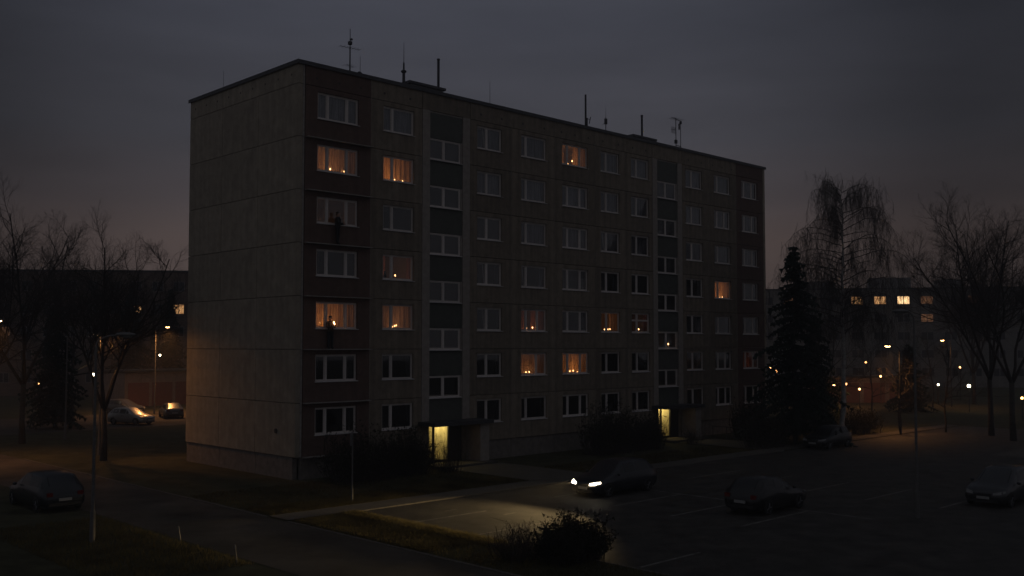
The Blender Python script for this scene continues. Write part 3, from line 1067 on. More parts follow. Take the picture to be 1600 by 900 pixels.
def person(loc, rz, label, jacket, trousers, hands, arms, hair=True):
    """Local frame: faces +x, left is +y. hands: two palm points, arms: elbows."""
    t = thing('person', label, 'person', loc, rz, 'people standing at the windows')
    V, E, Rr = [], [], []

    def pt(p, r, par=None):
        V.append(p)
        Rr.append(r)
        if par is not None:
            E.append((par, len(V) - 1))
        return len(V) - 1
    pel = pt((0.0, 0, 0.95), (0.175, 0.14))
    wai = pt((0.0, 0, 1.10), (0.175, 0.14), pel)
    che = pt((0.01, 0, 1.30), (0.20, 0.15), wai)
    sho = pt((0.0, 0, 1.43), (0.13, 0.10), che)
    nec = pt((0.015, 0, 1.51), 0.055, sho)
    hd0 = pt((0.03, 0, 1.575), (0.078, 0.085), nec)
    hd1 = pt((0.035, 0, 1.66), (0.080, 0.10), hd0)
    pt((0.025, 0, 1.735), (0.055, 0.07), hd1)
    for s, el, ha in ((1, arms[0], hands[0]), (-1, arms[1], hands[1])):
        a = pt((0.0, 0.205 * s, 1.40), 0.082, sho)
        e = pt(el, 0.062, a)
        pt(ha, 0.036, e)
        hp = pt((0.0, 0.095 * s, 0.86), 0.110, pel)
        kn = pt((0.03, 0.105 * s, 0.49), 0.080, hp)
        an = pt((-0.01, 0.11 * s, 0.085), 0.058, kn)
        pt((0.07, 0.115 * s, 0.045), (0.045, 0.042), an)
        pt((0.155, 0.125 * s, 0.038), (0.040, 0.034), len(V) - 1)
    skinned('body', V, E, Rr, clothes_mat('clothes', jacket, trousers), t, 0, 2)
    # face: nose, eyes, ears
    MB().ball((0.143, 0, 1.645), (0.018, 0.013, 0.024), 8, 6).build('nose', M['skin'], t, None, True)
    for s in (1, -1):
        MB().ball((0.122, 0.034 * s, 1.675), (0.010, 0.013, 0.009), 8, 6).build('eye', M['hair'], t, None, True)
        MB().ball((0.025, 0.092 * s, 1.655), (0.022, 0.012, 0.034), 8, 6).build('ear', M['skin'], t, None, True)
    MB().ball((0.125, 0, 1.60), (0.008, 0.024, 0.006), 8, 5).build('mouth', M['lip'], t, None, True)
    hb = MB().ball((-0.006, 0, 1.712), (0.098, 0.096, 0.075), 14, 9)
    hb.ball((-0.045, 0, 1.645), (0.062, 0.088, 0.085), 12, 8)
    hb.build('hair', M['hair'], t, None, True)
    # hands: palm, four fingers of different lengths and a thumb, curled round what is held
    for s, ha, el in ((1, hands[0], arms[0]), (-1, hands[1], arms[1])):
        ha = Vector(ha)
        d = (ha - Vector(el)).normalized()
        side = Vector((0, 0, 1))
        inw = d.cross(side).normalized() * (1 if s < 0 else -1)
        if inw.y * s > 0:
            inw = -inw
        V, E, Rr = [tuple(ha), tuple(ha + d * 0.045), tuple(ha + d * 0.085)], [(0, 1), (1, 2)], [(0.022, 0.030), (0.020, 0.038), (0.016, 0.036)]
        hnd = skinned('hand', V, E, Rr, M['skin'], t, 0, 1)
        for k, ln in enumerate((0.030, 0.034, 0.032, 0.025)):
            b0 = ha + d * 0.082 + side * (0.030 - 0.020 * k)
            p1 = b0 + d * ln * 0.9 + inw * ln * 0.35
            p2 = p1 + d * ln * 0.35 + inw * ln * 0.8
            p3 = p2 - d * ln * 0.25 + inw * ln * 0.55
            skinned('finger', [tuple(b0), tuple(p1), tuple(p2), tuple(p3)], [(0, 1), (1, 2), (2, 3)], [0.0095, 0.009, 0.0085, 0.007], M['skin'], hnd, 0, 1)
        b0 = ha + d * 0.030 + side * 0.030
        skinned('thumb', [tuple(b0), tuple(b0 + d * 0.03 + side * 0.018 + inw * 0.015), tuple(b0 + d * 0.055 + side * 0.014 + inw * 0.03)],
                [(0, 1), (1, 2)], [0.011, 0.010, 0.008], M['skin'], hnd, 0, 1)
    return t


M['lip'] = mat('lips', (0.30, 0.12, 0.10), 0.6, 0.05, 20.0)
# the person with the candle on the fifth row: faces along the facade and out towards the car park
LEDGE = 0.012
pa = W(2.02, -0.13, z_of(5) + LEDGE)
person(pa, R(-50), 'person in a dark jacket holding lit candles before the glowing red-bay window', (0.055, 0.035, 0.026), (0.018, 0.020, 0.026),
       [(0.27, 0.055, 1.215), (0.27, -0.055, 1.20)], [(0.07, 0.235, 1.15), (0.07, -0.235, 1.14)])
rot = Matrix.Rotation(R(-50), 4, 'Z')
hp = pa + rot @ Vector((0.36, 0.0, 1.19))
candle(hp, 'tall candle held at chest height by the person in the dark jacket', 0.14, 1.35, 1.2, 'candles held by a person')
hp2 = pa + rot @ Vector((0.355, 0.045, 1.17))
candle(hp2, 'shorter candle in the same hands, beside the tall held candle', 0.09, 1.1, 0.3, 'candles held by a person')
pb = W(2.42, -0.155, z_of(3) + LEDGE)
person(pb, R(5), 'person all in black with no candle before the dark red-bay window', (0.016, 0.016, 0.019), (0.014, 0.014, 0.016),
       [(0.33, 0.03, 1.10), (0.30, -0.09, 1.14)], [(0.05, 0.235, 1.12), (0.05, -0.235, 1.12)])

# ================================================================== ROOF FURNITURE
def roof_u(x, v, z):
    lo, hi = -5.0, LEN + 30
    for _ in range(60):
        mid = (lo + hi) / 2
        p = W(mid, v, z) - Vector((0, 0, H))
        d = p.y * math.cos(TILT) + p.z * math.sin(TILT)
        if 800 + FPX * p.x / d < x:
            lo = mid
        else:
            hi = mid
    return (lo + hi) / 2


def roof_z(x, y, v):                        # height of a point on the ray through (x, y) at depth line v
    u = roof_u(x, v, 24)
    p = W(u, v)
    r = ray(x, y)
    return H + r.z / r.y * p.y


RZ = ROOF - 0.04


def mast_thing(name, x, ytop, v, label, cat, r=0.04, group=None):
    u = roof_u(x, v, 24)
    zt = roof_z(x, ytop, v)
    t = thing(name, label, cat, W(u, v, RZ), YAW, group)
    return t, zt - RZ


def yagi(b, z, half, n, ang=0.3, r=0.012):
    c, s = math.cos(ang), math.sin(ang)
    b.tube((-half * c, -half * s, z), (half * c, half * s, z), r, r, 5)
    for i in range(n):
        k = -half + 2 * half * i / (n - 1)
        l = 0.30 - 0.10 * i / n
        b.tube((k * c - l * s, k * s + l * c, z), (k * c + l * s, k * s - l * c, z), r * 0.6, r * 0.6, 4)


t, h = mast_thing('antenna', 547, 45, 1.6, 'tallest rooftop aerial, its cross arms near the gable end', 'antenna', group='aerials on the roof')
MB().tube((0, 0, 0), (0, 0, h * 0.66), 0.045, 0.035, 8).tube((0, 0, h * 0.66), (0, 0, h), 0.028, 0.018, 6).build('mast', M['mast'], t)
b = MB()
yagi(b, h * 0.64, 0.62, 7, 3.0)
b.build('boom', M['mast'], t)
b = MB()
yagi(b, h * 0.30, 0.30, 4, 0.3)
b.build('boom', M['mast'], t)
MB().box(-0.09, 0.09, -0.09, 0.09, h * 0.70, h * 0.76).box(0.03, 0.14, -0.06, 0.06, h * 0.79, h * 0.82).build('amplifier', M['mast'], t)
t, h = mast_thing('dish_antenna', 563, 88, 1.6, 'small satellite dish with a thin rod beside the tallest aerial', 'antenna', group='aerials on the roof')
MB().tube((0, 0, 0), (0, 0, h), 0.02, 0.010, 6).build('mast', M['mast'], t)
b = MB()
for k in range(4):
    r0, r1 = 0.24 * k / 4, 0.24 * (k + 1) / 4
    for i in range(12):
        a0, a1 = 6.2832 * i / 12, 6.2832 * (i + 1) / 12
        f = lambda r, a: (r * math.cos(a) - 0.04, -0.10 + r * r * 1.2, h * 0.30 + r * math.sin(a))
        b.quad(f(r0, a0), f(r1, a0), f(r1, a1), f(r0, a1))
b.build('dish', M['mast'], t)
t, h = mast_thing('mast', 631, 66, 1.6, 'thick dark mast with a collar and a whip, beside the near roof hatch', 'mast', group='aerials on the roof')
hb = h * 0.60
MB().tube((0, 0, 0), (0, 0, hb * 0.72), 0.10, 0.085, 8).tube((0, 0, hb * 0.72), (0, 0, hb), 0.055, 0.05, 8).build('pole', M['mast'], t)
MB().ball((0, 0, hb * 0.72), (0.17, 0.17, 0.11), 10, 6).build('collar', M['mast'], t)
MB().tube((0, 0, hb), (0, 0, h), 0.022, 0.010, 5).build('whip', M['mast'], t)
for x, v, yt, lab in ((685, 3.6, 92, 'bare vent pipe standing on the near roof hatch'), (1003, 3.6, 180, 'bare vent pipe standing on the far roof hatch')):
    t, h = mast_thing('vent_pipe', x, yt, v, lab, 'vent pipe', group='vent pipes on the roof')
    MB().tube((0, 0, 0.5), (0, 0, h - 0.08), 0.085, 0.085, 10).build('pipe', M['mast'], t)
    MB().tube((0, 0, h - 0.08), (0, 0, h), 0.105, 0.105, 10).build('cap', M['mast'], t)
t, h = mast_thing('antenna', 765.5, 127, 1.6, 'single hair-thin lightning rod in the middle of the near roof stretch', 'antenna', group='aerials on the roof')
MB().tube((0, 0, 0), (0, 0, h), 0.018, 0.010, 5).build('rod', M['mast'], t)
t, h = mast_thing('antenna', 349, 108, 5.0, 'thin lightning rod on the gable roof edge', 'antenna', group='aerials on the roof')
t.location = at(349, 140, 60.2)
t.location.z = RZ
MB().tube((0, 0, 0), (0, 0, 1.9), 0.016, 0.008, 5).build('rod', M['mast'], t)
t, h = mast_thing('mast', 915, 148, 1.6, 'plain tall pole with a stub aerial at its foot, over the top lit window', 'mast', group='aerials on the roof')
MB().tube((0, 0, 0), (0, 0, h), 0.075, 0.065, 8).build('pole', M['mast'], t)
b = MB()
b.tube((0.16, 0, 0), (0.16, 0, h * 0.42), 0.06, 0.05, 6)
b.tube((0.16, 0, h * 0.42), (0.55, 0.1, h * 0.40), 0.02, 0.02, 5)
b.tube((0.50, 0.1, h * 0.30), (0.42, -0.1, h * 0.46), 0.03, 0.03, 5)
b.build('side_arm', M['mast'], t)
t, h = mast_thing('antenna', 946.5, 166, 1.6, 'slim aerial with a box halfway up, between pole and far hatch', 'antenna', group='aerials on the roof')
MB().tube((0, 0, 0), (0, 0, h * 0.66), 0.035, 0.03, 6).tube((0, 0, h * 0.66), (0, 0, h), 0.014, 0.008, 5).build('mast', M['mast'], t)
MB().box(-0.08, 0.08, -0.08, 0.08, h * 0.45, h * 0.62).tube((-0.35, 0, h * 0.42), (0.0, 0, h * 0.5), 0.015, 0.015, 5).build('amplifier', M['mast'], t)
t, h = mast_thing('antenna', 1056, 184, 1.6, 'cluttered frame aerial with two uprights and crossbars, near the far end', 'antenna', group='aerials on the roof')
b = MB()
b.tube((0, 0, 0), (0, 0, h), 0.035, 0.03, 6)
b.tube((0.62, 0, 0), (0.62, 0, h * 0.95), 0.03, 0.025, 6)
b.build('mast', M['mast'], t)
b = MB()
b.tube((-0.55, 0, h * 0.985), (0.75, 0, h * 0.94), 0.022, 0.022, 5)
b.tube((-0.62, 0, h * 0.64), (0.0, 0, h * 0.68), 0.018, 0.018, 5)
b.tube((0.0, 0, h * 0.26), (0.7, 0, h * 0.24), 0.03, 0.03, 5)
for i in range(6):
    k = -0.5 + i * 0.24
    b.tube((k, -0.3, h * 0.965), (k, 0.3, h * 0.965), 0.012, 0.012, 4)
    b.tube((-0.55 + i * 0.1, 0, h * 0.56), (-0.55 + i * 0.1, 0, h * 0.74), 0.012, 0.012, 4)
b.build('boom', M['mast'], t)
MB().box(-0.1, 0.1, -0.08, 0.08, h * 0.30, h * 0.40).box(0.56, 0.70, -0.07, 0.07, h * 0.86, h * 0.93).box(0.40, 0.48, -0.05, 0.05, h * 0.70, h * 0.86).build('amplifier', M['mast'], t)

for (xa, xb, yt, lab) in ((640, 697, 127, 'low flat-topped roof hatch near the gable'), (990, 1027, 209, 'low flat-topped roof hatch over the far stair bay')):
    v = 3.0
    ua, ub = roof_u(xa, v, 22.5), roof_u(xb, v, 22.5)
    zt = roof_z((xa + xb) / 2, (yt + yt + 9) / 2, v)
    t = thing('roof_hatch', lab, 'roof hatch', W((ua + ub) / 2, v, RZ), YAW, 'roof hatches')
    hw_ = (ub - ua) / 2
    MB().box(-hw_ + 0.15, hw_ - 0.15, 0.15, 2.6, 0, zt - RZ - 0.16).build('wall', M['rooflet'], t)
    MB().box(-hw_, hw_, 0.0, 2.8, zt - RZ - 0.16, zt - RZ).build('roof', M['flashing'], t)

# ================================================================== CARS
def paint(name, col, metal=0.2):
    return mat(name, col, 0.32, 0.06, 2.0, metal=metal, coat=0.35)


CAR_STN = {
    'hatch': [(0.0, 0.34, 0.60, 0.60, None, None), (0.10, 0.22, 0.70, 0.76, None, None), (0.50, 0.18, 0.80, 0.84, None, None), (1.12, 0.18, 0.93, 0.86, None, None),
              (1.95, 0.18, 0.95, 0.86, 1.44, 0.60), (2.70, 0.18, 0.96, 0.87, 1.49, 0.62), (3.45, 0.18, 0.97, 0.86, 1.44, 0.60), (3.92, 0.20, 0.98, 0.83, 1.05, 0.68), (4.05, 0.26, 0.80, 0.78, None, None), (4.10, 0.36, 0.66, 0.66, None, None)],
    'sedan': [(0.0, 0.34, 0.58, 0.62, None, None), (0.10, 0.22, 0.68, 0.78, None, None), (0.55, 0.18, 0.78, 0.86, None, None), (1.25, 0.18, 0.90, 0.88, None, None),
              (2.00, 0.18, 0.92, 0.88, 1.39, 0.60), (2.75, 0.18, 0.93, 0.88, 1.43, 0.62), (3.35, 0.18, 0.94, 0.88, 1.38, 0.60), (3.95, 0.18, 0.95, 0.87, 0.99, 0.68), (4.40, 0.24, 0.90, 0.80, None, None), (4.48, 0.36, 0.70, 0.68, None, None)],
    'estate': [(0.0, 0.34, 0.60, 0.62, None, None), (0.10, 0.22, 0.71, 0.79, None, None), (0.55, 0.18, 0.82, 0.88, None, None), (1.15, 0.18, 0.96, 0.90, None, None),
               (1.95, 0.18, 0.98, 0.90, 1.50, 0.64), (2.80, 0.18, 0.99, 0.91, 1.55, 0.66), (3.85, 0.18, 1.00, 0.90, 1.50, 0.64), (4.35, 0.20, 1.00, 0.87, 1.08, 0.72), (4.50, 0.26, 0.82, 0.82, None, None), (4.56, 0.36, 0.68, 0.68, None, None)],
}


def car(style, loc, rz, label, paint_m, lit=False, group='parked cars'):
    st = CAR_STN[style]
    L = st[-1][0]
    t = thing('car', label, 'car', loc, rz, group)
    rings = []
    for (x, zb, zt, w, zr, wr) in st:
        if zr is None:
            zr, wr = zt + 0.015, w * 0.82
        X = L / 2 - x
        half = [(0, zb), (w * 0.86, zb), (w * 0.985, zb + (zt - zb) * 0.22), (w, zb + (zt - zb) * 0.55), (w * 0.955, zt - 0.01), (wr, zr - 0.03), (wr * 0.72, zr + 0.004), (0, zr + 0.018)]
        ring = [(X, y, z) for y, z in half] + [(X, -y, z) for y, z in half[-2:0:-1]]
        rings.append(ring)
    n = len(rings[0])
    b = MB()
    b.add([p for r in rings for p in r], [(k * n + i, (k + 1) * n + i, (k + 1) * n + (i + 1) % n, k * n + (i + 1) % n) for k in range(len(rings) - 1) for i in range(n)])
    b.add(rings[0], [tuple(range(n))])
    b.add(rings[-1], [tuple(range(n - 1, -1, -1))])
    body = b.build('body', paint_m, t, None, True)
    bm = bmesh.new()
    bm.from_mesh(body.data)
    bmesh.ops.remove_doubles(bm, verts=bm.verts, dist=1e-4)
    bmesh.ops.recalc_face_normals(bm, faces=bm.faces)
    bm.to_mesh(body.data)
    bm.free()
    for p in body.data.polygons:
        p.use_smooth = True

    def inset(a, b_, c, d, i0, i1, j0, j1, off):
        a, b_, c, d = map(Vector, (a, b_, c, d))
        P = lambda s, q: (a * (1 - s) + b_ * s) * (1 - q) + (d * (1 - s) + c * s) * q
        nrm = (b_ - a).cross(d - a).normalized()
        ctr = (a + b_ + c + d) / 4
        if nrm.dot(ctr - Vector((0, 0, 0.8))) < 0:
            nrm = -nrm
        return [tuple(P(s, q) + nrm * off) for s, q in ((i0, j0), (i1, j0), (i1, j1), (i0, j1))]
    # glazing: side windows, windscreen, rear window
    g = [k for k, s in enumerate(st) if s[4] is not None]
    for sgn in (4, 10):
        top = 5 if sgn == 4 else 9
        for k in [g[0] - 1] + g[:-1]:
            a, b_, c, d = rings[k][sgn], rings[k + 1][sgn], rings[k + 1][top], rings[k][top]
            if k == g[0] - 1:
                q = inset(a, b_, c, d, 0.45, 0.97, 0.12, 0.80, 0.012)
                MB().add([q[0], q[1], q[2]], [(0, 1, 2)]).build('side_window', M['carglass'], t)
            elif k == g[-2]:
                q = inset(a, b_, c, d, 0.06, 0.62, 0.12, 0.84, 0.012)
                MB().add([q[0], q[1], q[3]], [(0, 1, 2)]).build('side_window', M['carglass'], t)
            else:
                MB().add(inset(a, b_, c, d, 0.05, 0.95, 0.10, 0.88, 0.012), [(0, 1, 2, 3)]).build('side_window', M['carglass'], t)
    k = g[0] - 1
    MB().add(inset(rings[k][5], rings[k][9], rings[k + 1][9], rings[k + 1][5], 0.07, 0.93, 0.08, 0.94, 0.020), [(0, 1, 2, 3)]).build('windscreen', M['carglass'], t)
    k = g[-2]
    MB().add(inset(rings[k][5], rings[k][9], rings[k + 1][9], rings[k + 1][5], 0.08, 0.92, 0.10, 0.92, 0.022), [(0, 1, 2, 3)]).build('rear_window', M['carglass'], t)
    # wheels
    wr_ = 0.31
    for xw in (L / 2 - 0.80, -L / 2 + 0.82):
        for s in (1, -1):
            wb = MB()
            m_ = 18
            prof = [(0.19, 0.0), (wr_ - 0.03, 0.0), (wr_, 0.03), (wr_, 0.15), (wr_ - 0.03, 0.18), (0.19, 0.18)]
            wb.add([(r * math.cos(6.2832 * i / m_), y, r * math.sin(6.2832 * i / m_)) for r, y in prof for i in range(m_)],
                   [(a * m_ + i, a * m_ + (i + 1) % m_, ((a + 1) % 6) * m_ + (i + 1) % m_, ((a + 1) % 6) * m_ + i) for a in range(6) for i in range(m_)])
            y0 = (st[3][3] - 0.165) if s > 0 else -(st[3][3] + 0.015)
            wo = wb.build('wheel', M['tyre'], t, (xw, y0, wr_), True)
            rb = MB()
            yy = 0.165 if s > 0 else 0.012
            for i in range(5):
                a = 6.2832 * i / 5
                rb.tube((0.03 * math.cos(a), yy, 0.03 * math.sin(a)), (0.19 * math.cos(a), yy, 0.19 * math.sin(a)), 0.028, 0.024, 5)
            rb.tube((0, yy - 0.012, 0), (0, yy + 0.012, 0), 0.05, 0.05, 10)
            rb.build('rim', M['rim'], wo)
    # arches
    for xw in (L / 2 - 0.80, -L / 2 + 0.82):
        ab = MB()
        for s in (1, -1):
            yy = (st[3][3] * 0.995 + 0.004) * s
            pts = [(xw + 0.37 * math.cos(a), yy, wr_ + 0.37 * math.sin(a)) for a in [math.pi * i / 12 for i in range(13)]]
            pin = [(xw + 0.315 * math.cos(a), yy + 0.001 * s, wr_ + 0.315 * math.sin(a)) for a in [math.pi * i / 12 for i in range(13)]]
            ab.add(pts + pin, [(i, i + 1, 14 + i, 13 + i) for i in range(12)])
        ab.build('wheel_arch', M['trim'], t)
    # lamps
    for s in (1, -1):
        hl = MB()
        hl.add([(L / 2 - 0.06, 0.40 * s, 0.55), (L / 2 - 0.10, 0.70 * s, 0.58), (L / 2 - 0.36, 0.80 * s, 0.66), (L / 2 - 0.34, 0.79 * s, 0.74), (L / 2 - 0.15, 0.66 * s, 0.715), (L / 2 - 0.075, 0.42 * s, 0.66)]
               + [(L / 2 + 0.045, 0.42 * s, 0.56), (L / 2 + 0.015, 0.70 * s, 0.59), (L / 2 - 0.28, 0.855 * s, 0.665), (L / 2 - 0.30, 0.835 * s, 0.735), (L / 2 - 0.06, 0.70 * s, 0.715), (L / 2 + 0.025, 0.43 * s, 0.66)],
               [(6, 7, 10, 11), (7, 8, 9, 10), (0, 1, 7, 6), (1, 2, 8, 7), (2, 3, 9, 8), (3, 4, 10, 9), (4, 5, 11, 10), (5, 0, 6, 11)])
        hl.build('headlight', M['headlight'] if lit else M['lens_off'], t)
        MB().box(-L / 2 - 0.012, -L / 2 + 0.16, min(0.50 * s, 0.74 * s), max(0.50 * s, 0.74 * s), 0.70, 0.86).build('tail_light', M['tail'], t)
        MB().ball((L / 2 - 1.42, (st[3][3] + 0.09) * s, 0.99), (0.06, 0.10, 0.065), 8, 6).build('wing_mirror', paint_m, t, None, True)
        MB().box(L / 2 - 2.35, L / 2 - 2.15, min(s * (st[5][3] + 0.0), s * (st[5][3] + 0.025)), max(s * (st[5][3] + 0.0), s * (st[5][3] + 0.025)), 0.78, 0.81).build('door_handle', M['trim'], t)
    MB().box(L / 2 - 0.06, L / 2 + 0.022, -0.36, 0.36, 0.50, 0.60).build('grille', M['trim'], t)
    MB().box(L / 2 - 0.05, L / 2 + 0.045, -0.26, 0.26, 0.37, 0.48).build('number_plate', M['plate'], t)
    MB().box(-L / 2 - 0.045, -L / 2 + 0.05, -0.26, 0.26, 0.50, 0.61).build('number_plate', M['plate'], t)
    MB().box(L / 2 - 0.12, L / 2 + 0.03, -0.62, 0.62, 0.24, 0.34).build('bumper', M['trim'], t)
    MB().box(-L / 2 - 0.03, -L / 2 + 0.10, -0.66, 0.66, 0.30, 0.42).build('bumper', M['trim'], t)
    return t


P_DARK = paint('dark_blue_paint', (0.020, 0.022, 0.030))
P_BLACK = paint('black_paint', (0.012, 0.012, 0.013))
P_SILVER = paint('silver_paint', (0.42, 0.40, 0.37), 0.55)
P_GREY = paint('grey_paint', (0.11, 0.11, 0.115), 0.5)
P_SLATE = paint('slate_paint', (0.022, 0.024, 0.028), 0.2)
P_WHITE = paint('pale_grey_paint', (0.030, 0.031, 0.034), 0.1)

hero = car('estate', W(8.83, -14.0), YAW + math.pi, 'dark estate car with both headlights on in the car park', P_DARK, True)
hl_L = 4.56
HEAD_POWER = 1900.0
for s in (1, -1):
    o = light('headlight_beam', 'SPOT', HEAD_POWER, (1.0, 0.69, 0.31), hero, (hl_L / 2 + 0.10, 0.60 * s, 0.66), None, spot_size=R(92), spot_blend=0.85, shadow_soft_size=0.05)
    dirv = Vector((1.0, 0.05 * s, -0.080)).normalized()
    o.rotation_mode = 'QUATERNION'
    o.rotation_quaternion = dirv.to_track_quat('-Z', 'Y')
    o.scale = (1.0, 0.13, 1.0)
car('hatch', W(9.6, -21.75), YAW, 'dark hatchback with pale number plate parked nose-in, in front of the lit estate', P_BLACK)
car('estate', W(19.0, -28.0), YAW + math.pi, 'grey estate car parked alone at the far corner of the car park', P_WHITE)
car('estate', W(-12.1, 0.6), YAW + math.pi / 2, 'dark grey car parked on the verge of the gable road', P_SLATE)
car('hatch', at(200, 661, 84) * Vector((1, 1, 0)) if False else Vector((-33.6, 88.0, 0)), R(-22), 'silver hatchback nearest the camera in the car park behind the gable', P_SILVER)
car('sedan', Vector((-33.0, 96.5, 0)), R(-62) + math.pi, 'grey saloon parked tail-on beside the silver hatchback', P_GREY)
car('hatch', Vector((-39.5, 101.5, 0)), R(-20), 'dark hatchback with glinting roof behind the silver hatchback', P_GREY)
car('hatch', W(35.2, -10.9), YAW + math.pi, 'small dark car parked under the birch tree', P_BLACK)

# ================================================================== LAMP POSTS, SIGN, STAKES
def street_lamp(loc, rz, h, label, arm=0.8, lit=False, power=0, group='street lamps', cut=150, m='sodium', col=(1.0, 0.42, 0.12), head=1.0, pole='steel', aim=None):
    t = thing('street_lamp', label, 'street lamp', loc, rz, group)
    MB().tube((0, 0, 0), (0, 0, 1.1), 0.095, 0.090, 10).tube((0, 0, 1.1), (0, 0, h - 0.35), 0.062, 0.042, 8).build('pole', M[pole], t)
    pts = [(arm * (1 - math.cos(a)), 0, h - 0.35 + 0.35 * math.sin(a)) for a in [math.pi / 2 * i / 6 for i in range(7)]]
    MB().path(pts, 0.032, 6).build('arm', M['steel'], t)
    hd = MB()
    x0 = arm - 0.05
    hd.ball((x0 + 0.30 * head, 0, h + 0.02), (0.36 * head, 0.16 * head, 0.085 * head), 14, 8)
    ho = hd.build('lamp_head', M['steel'], t, None, True)
    MB().ball((x0 + 0.34 * head, 0, h - 0.035 * head), (0.22 * head, 0.12 * head, 0.085 * head), 12, 7).build('lens', M[m] if lit else M['lens_off'], ho, None, True)
    if lit and power:
        light('lamp_light', 'SPOT', power, col, ho, (x0 + 0.34 * head, 0, h - 0.16 * head), (0, 0, 0), spot_size=R(cut), spot_blend=0.9, shadow_soft_size=0.30)
        if aim:
            d_ = Vector(aim) - Vector((loc[0], loc[1], h))
            lo_ = ho.children[-1] if ho.children[-1].type == 'LIGHT' else [c for c in ho.children if c.type == 'LIGHT'][0]
            lo_.rotation_euler = (Matrix.Rotation(-rz, 3, 'Z') @ d_).to_track_quat('-Z', 'Y').to_euler()
    return t


LP = street_lamp
SOD = (1.0, 0.40, 0.11)
LP(Vector((-14.9, 35.6, 0)), R(10), 7.35, 'unlit grey street lamp on the grass beside the gable road', 0.75)
LP(Vector((16.4, 40.5, 0)), R(185), 8.35, 'unlit street lamp standing over the dark side of the car park', 0.3)
LP(ground(243, 101), R(5), 8.85, 'lit orange street lamp behind the parked silver cars', 0.9, True, 3000, cut=158)
LP(ground(158, 63.5), R(160), 7.65, 'lit street lamp half hidden by branches beside the gable', 0.3, True, 1350, cut=88, head=0.6, aim=(-17.6, 58.6, 2.2))
LP(ground(105, 74), R(10), 8.0, 'street lamp with orange-lit pole between the bare trees', 0.3, False)
LP(ground(-32, 60), R(0), 8.5, 'lit lamp at the very edge of view by the bare tree', 0.8, True, 900, cut=140)
LP(ground(1405, 80), R(180), 6.95, 'brightest orange street lamp, in front of the pale flats', 0.6, True, 1000, head=1.1, pole='mast')
LP(ground(1485, 112), R(180), 7.55, 'smaller orange street lamp with its lit pole, beyond the brightest one', 0.6, True, 500, pole='mast')
# low globe lamps by the far paths
for x, y, D, m, lab, p in ((146, 585, 100, 'warm_white', 'white globe lamp shining through branches by the far car park', 60),
                           (1376, 588, 118, 'sodium_dim', 'small dim globe lamp under the pale flats', 15),
                           (1466, 601, 118, 'warm_white', 'small white globe lamp near the pale flats', 15),
                           (1514, 603, 104, 'warm_white', 'large bright globe lamp beside the twin bare trunks', 90),
                           (1303, 603, 112, 'sodium', 'orange globe lamp behind the birch trunk', 420),
                           (1268, 536, 118, 'sodium_dim', 'tall dim orange globe lamp behind the spruce', 12),
                           (1205, 574, 112, 'sodium', 'orange globe lamp between the block and the spruce', 90),
                           (1343, 608, 112, 'sodium_dim', 'low orange globe lamp between birch and bright lamp', 160),
                           (1290, 590, 116, 'sodium_dim', 'faint orange globe lamp just above the one behind the birch', 30),
                           (1283, 608, 110, 'sodium', 'low orange globe lamp beside the spruce foot', 200),
                           (1322, 600, 114, 'sodium_dim', 'small orange globe lamp on the far side of the birch trunk', 120),
                           (1213, 580, 112, 'sodium_dim', 'second small orange globe lamp by the far end of the block', 20),
                           (1500, 574, 125, 'sodium_dim', 'faint orange globe lamp between the far lamp and the twin trunks', 20),
                           (1353, 566, 125, 'sodium_dim', 'faint orange globe lamp under the lit windows of the pale flats', 20),
                           (1420, 606, 116, 'sodium_dim', 'low orange globe lamp by the low spruce', 60),
                           (60, 600, 110, 'sodium_dim', 'low orange globe lamp behind the long-limbed tree', 60),
                           (1597, 622, 92, 'sodium_dim', 'low orange globe lamp at the edge of view', 15),
                           (128, 483, 150, 'warm_white', 'high white lamp far behind the bare trees', 0),
                           (250, 555, 118, 'warm_white', 'small white lamp behind the garages', 0)):
    p_ = at(x, y, D)
    t = thing('globe_lamp', lab, 'lamp', (p_.x, p_.y, 0), 0, 'globe lamps')
    MB().tube((0, 0, 0), (0, 0, p_.z - 0.18), 0.05, 0.04, 8).build('pole', M['mast'], t)
    big = 0.17 if 'large' in lab or 'shining' in lab else 0.12
    MB().ball((0, 0, p_.z), big, 12, 8).build('globe', M[m], t, None, True)
    MB().tube((0, 0, p_.z - 0.2), (0, 0, p_.z - big * 0.9), 0.08, 0.10, 8).build('collar', M['trim'], t)
    if p:
        light('globe_light', 'POINT', p, SOD if 'sodium' in m else (1.0, 0.75, 0.40), t, (0, 0, p_.z), shadow_soft_size=big + 0.02)

t = thing('road_sign', 'small plate sign seen from behind on a thin post, on the lit grass', 'sign', W(-1.95, -7.85), YAW + R(40))
MB().tube((0, 0, 0), (0, 0, 3.0), 0.032, 0.032, 10).build('post', M['steel'], t)
MB().tube((0, 0, 0), (0, 0, 0.62), 0.045, 0.045, 10).build('sleeve', M['steel'], t)
MB().box(-0.21, 0.21, 0.034, 0.048, 2.52, 3.10).build('plate', M['sign'], t)
b = MB()
b.box(-0.20, 0.20, 0.020, 0.034, 2.66, 2.70)
b.box(-0.20, 0.20, 0.020, 0.034, 2.92, 2.96)
b.build('bracket', M['steel'], t)
for p_, lean, lab in ((Vector((-11.75, 35.6, 0)), 0.10, 'thin leaning stake on the verge nearer the lamp post'), (Vector((-8.85, 32.3, 0)), 0.07, 'thin leaning stake on the verge closest to the camera')):
    t = thing('stake', lab, 'stake', p_, 0, 'stakes along the verge')
    MB().tube((-lean, 0, 0.55), (0, 0, -0.05), 0.022, 0.026, 8).build('post', M['steel'], t)
    MB().tube((-lean - 0.004, 0, 0.57), (-lean + 0.012, 0, 0.46), 0.030, 0.030, 8).build('cap', M['sign'], t)
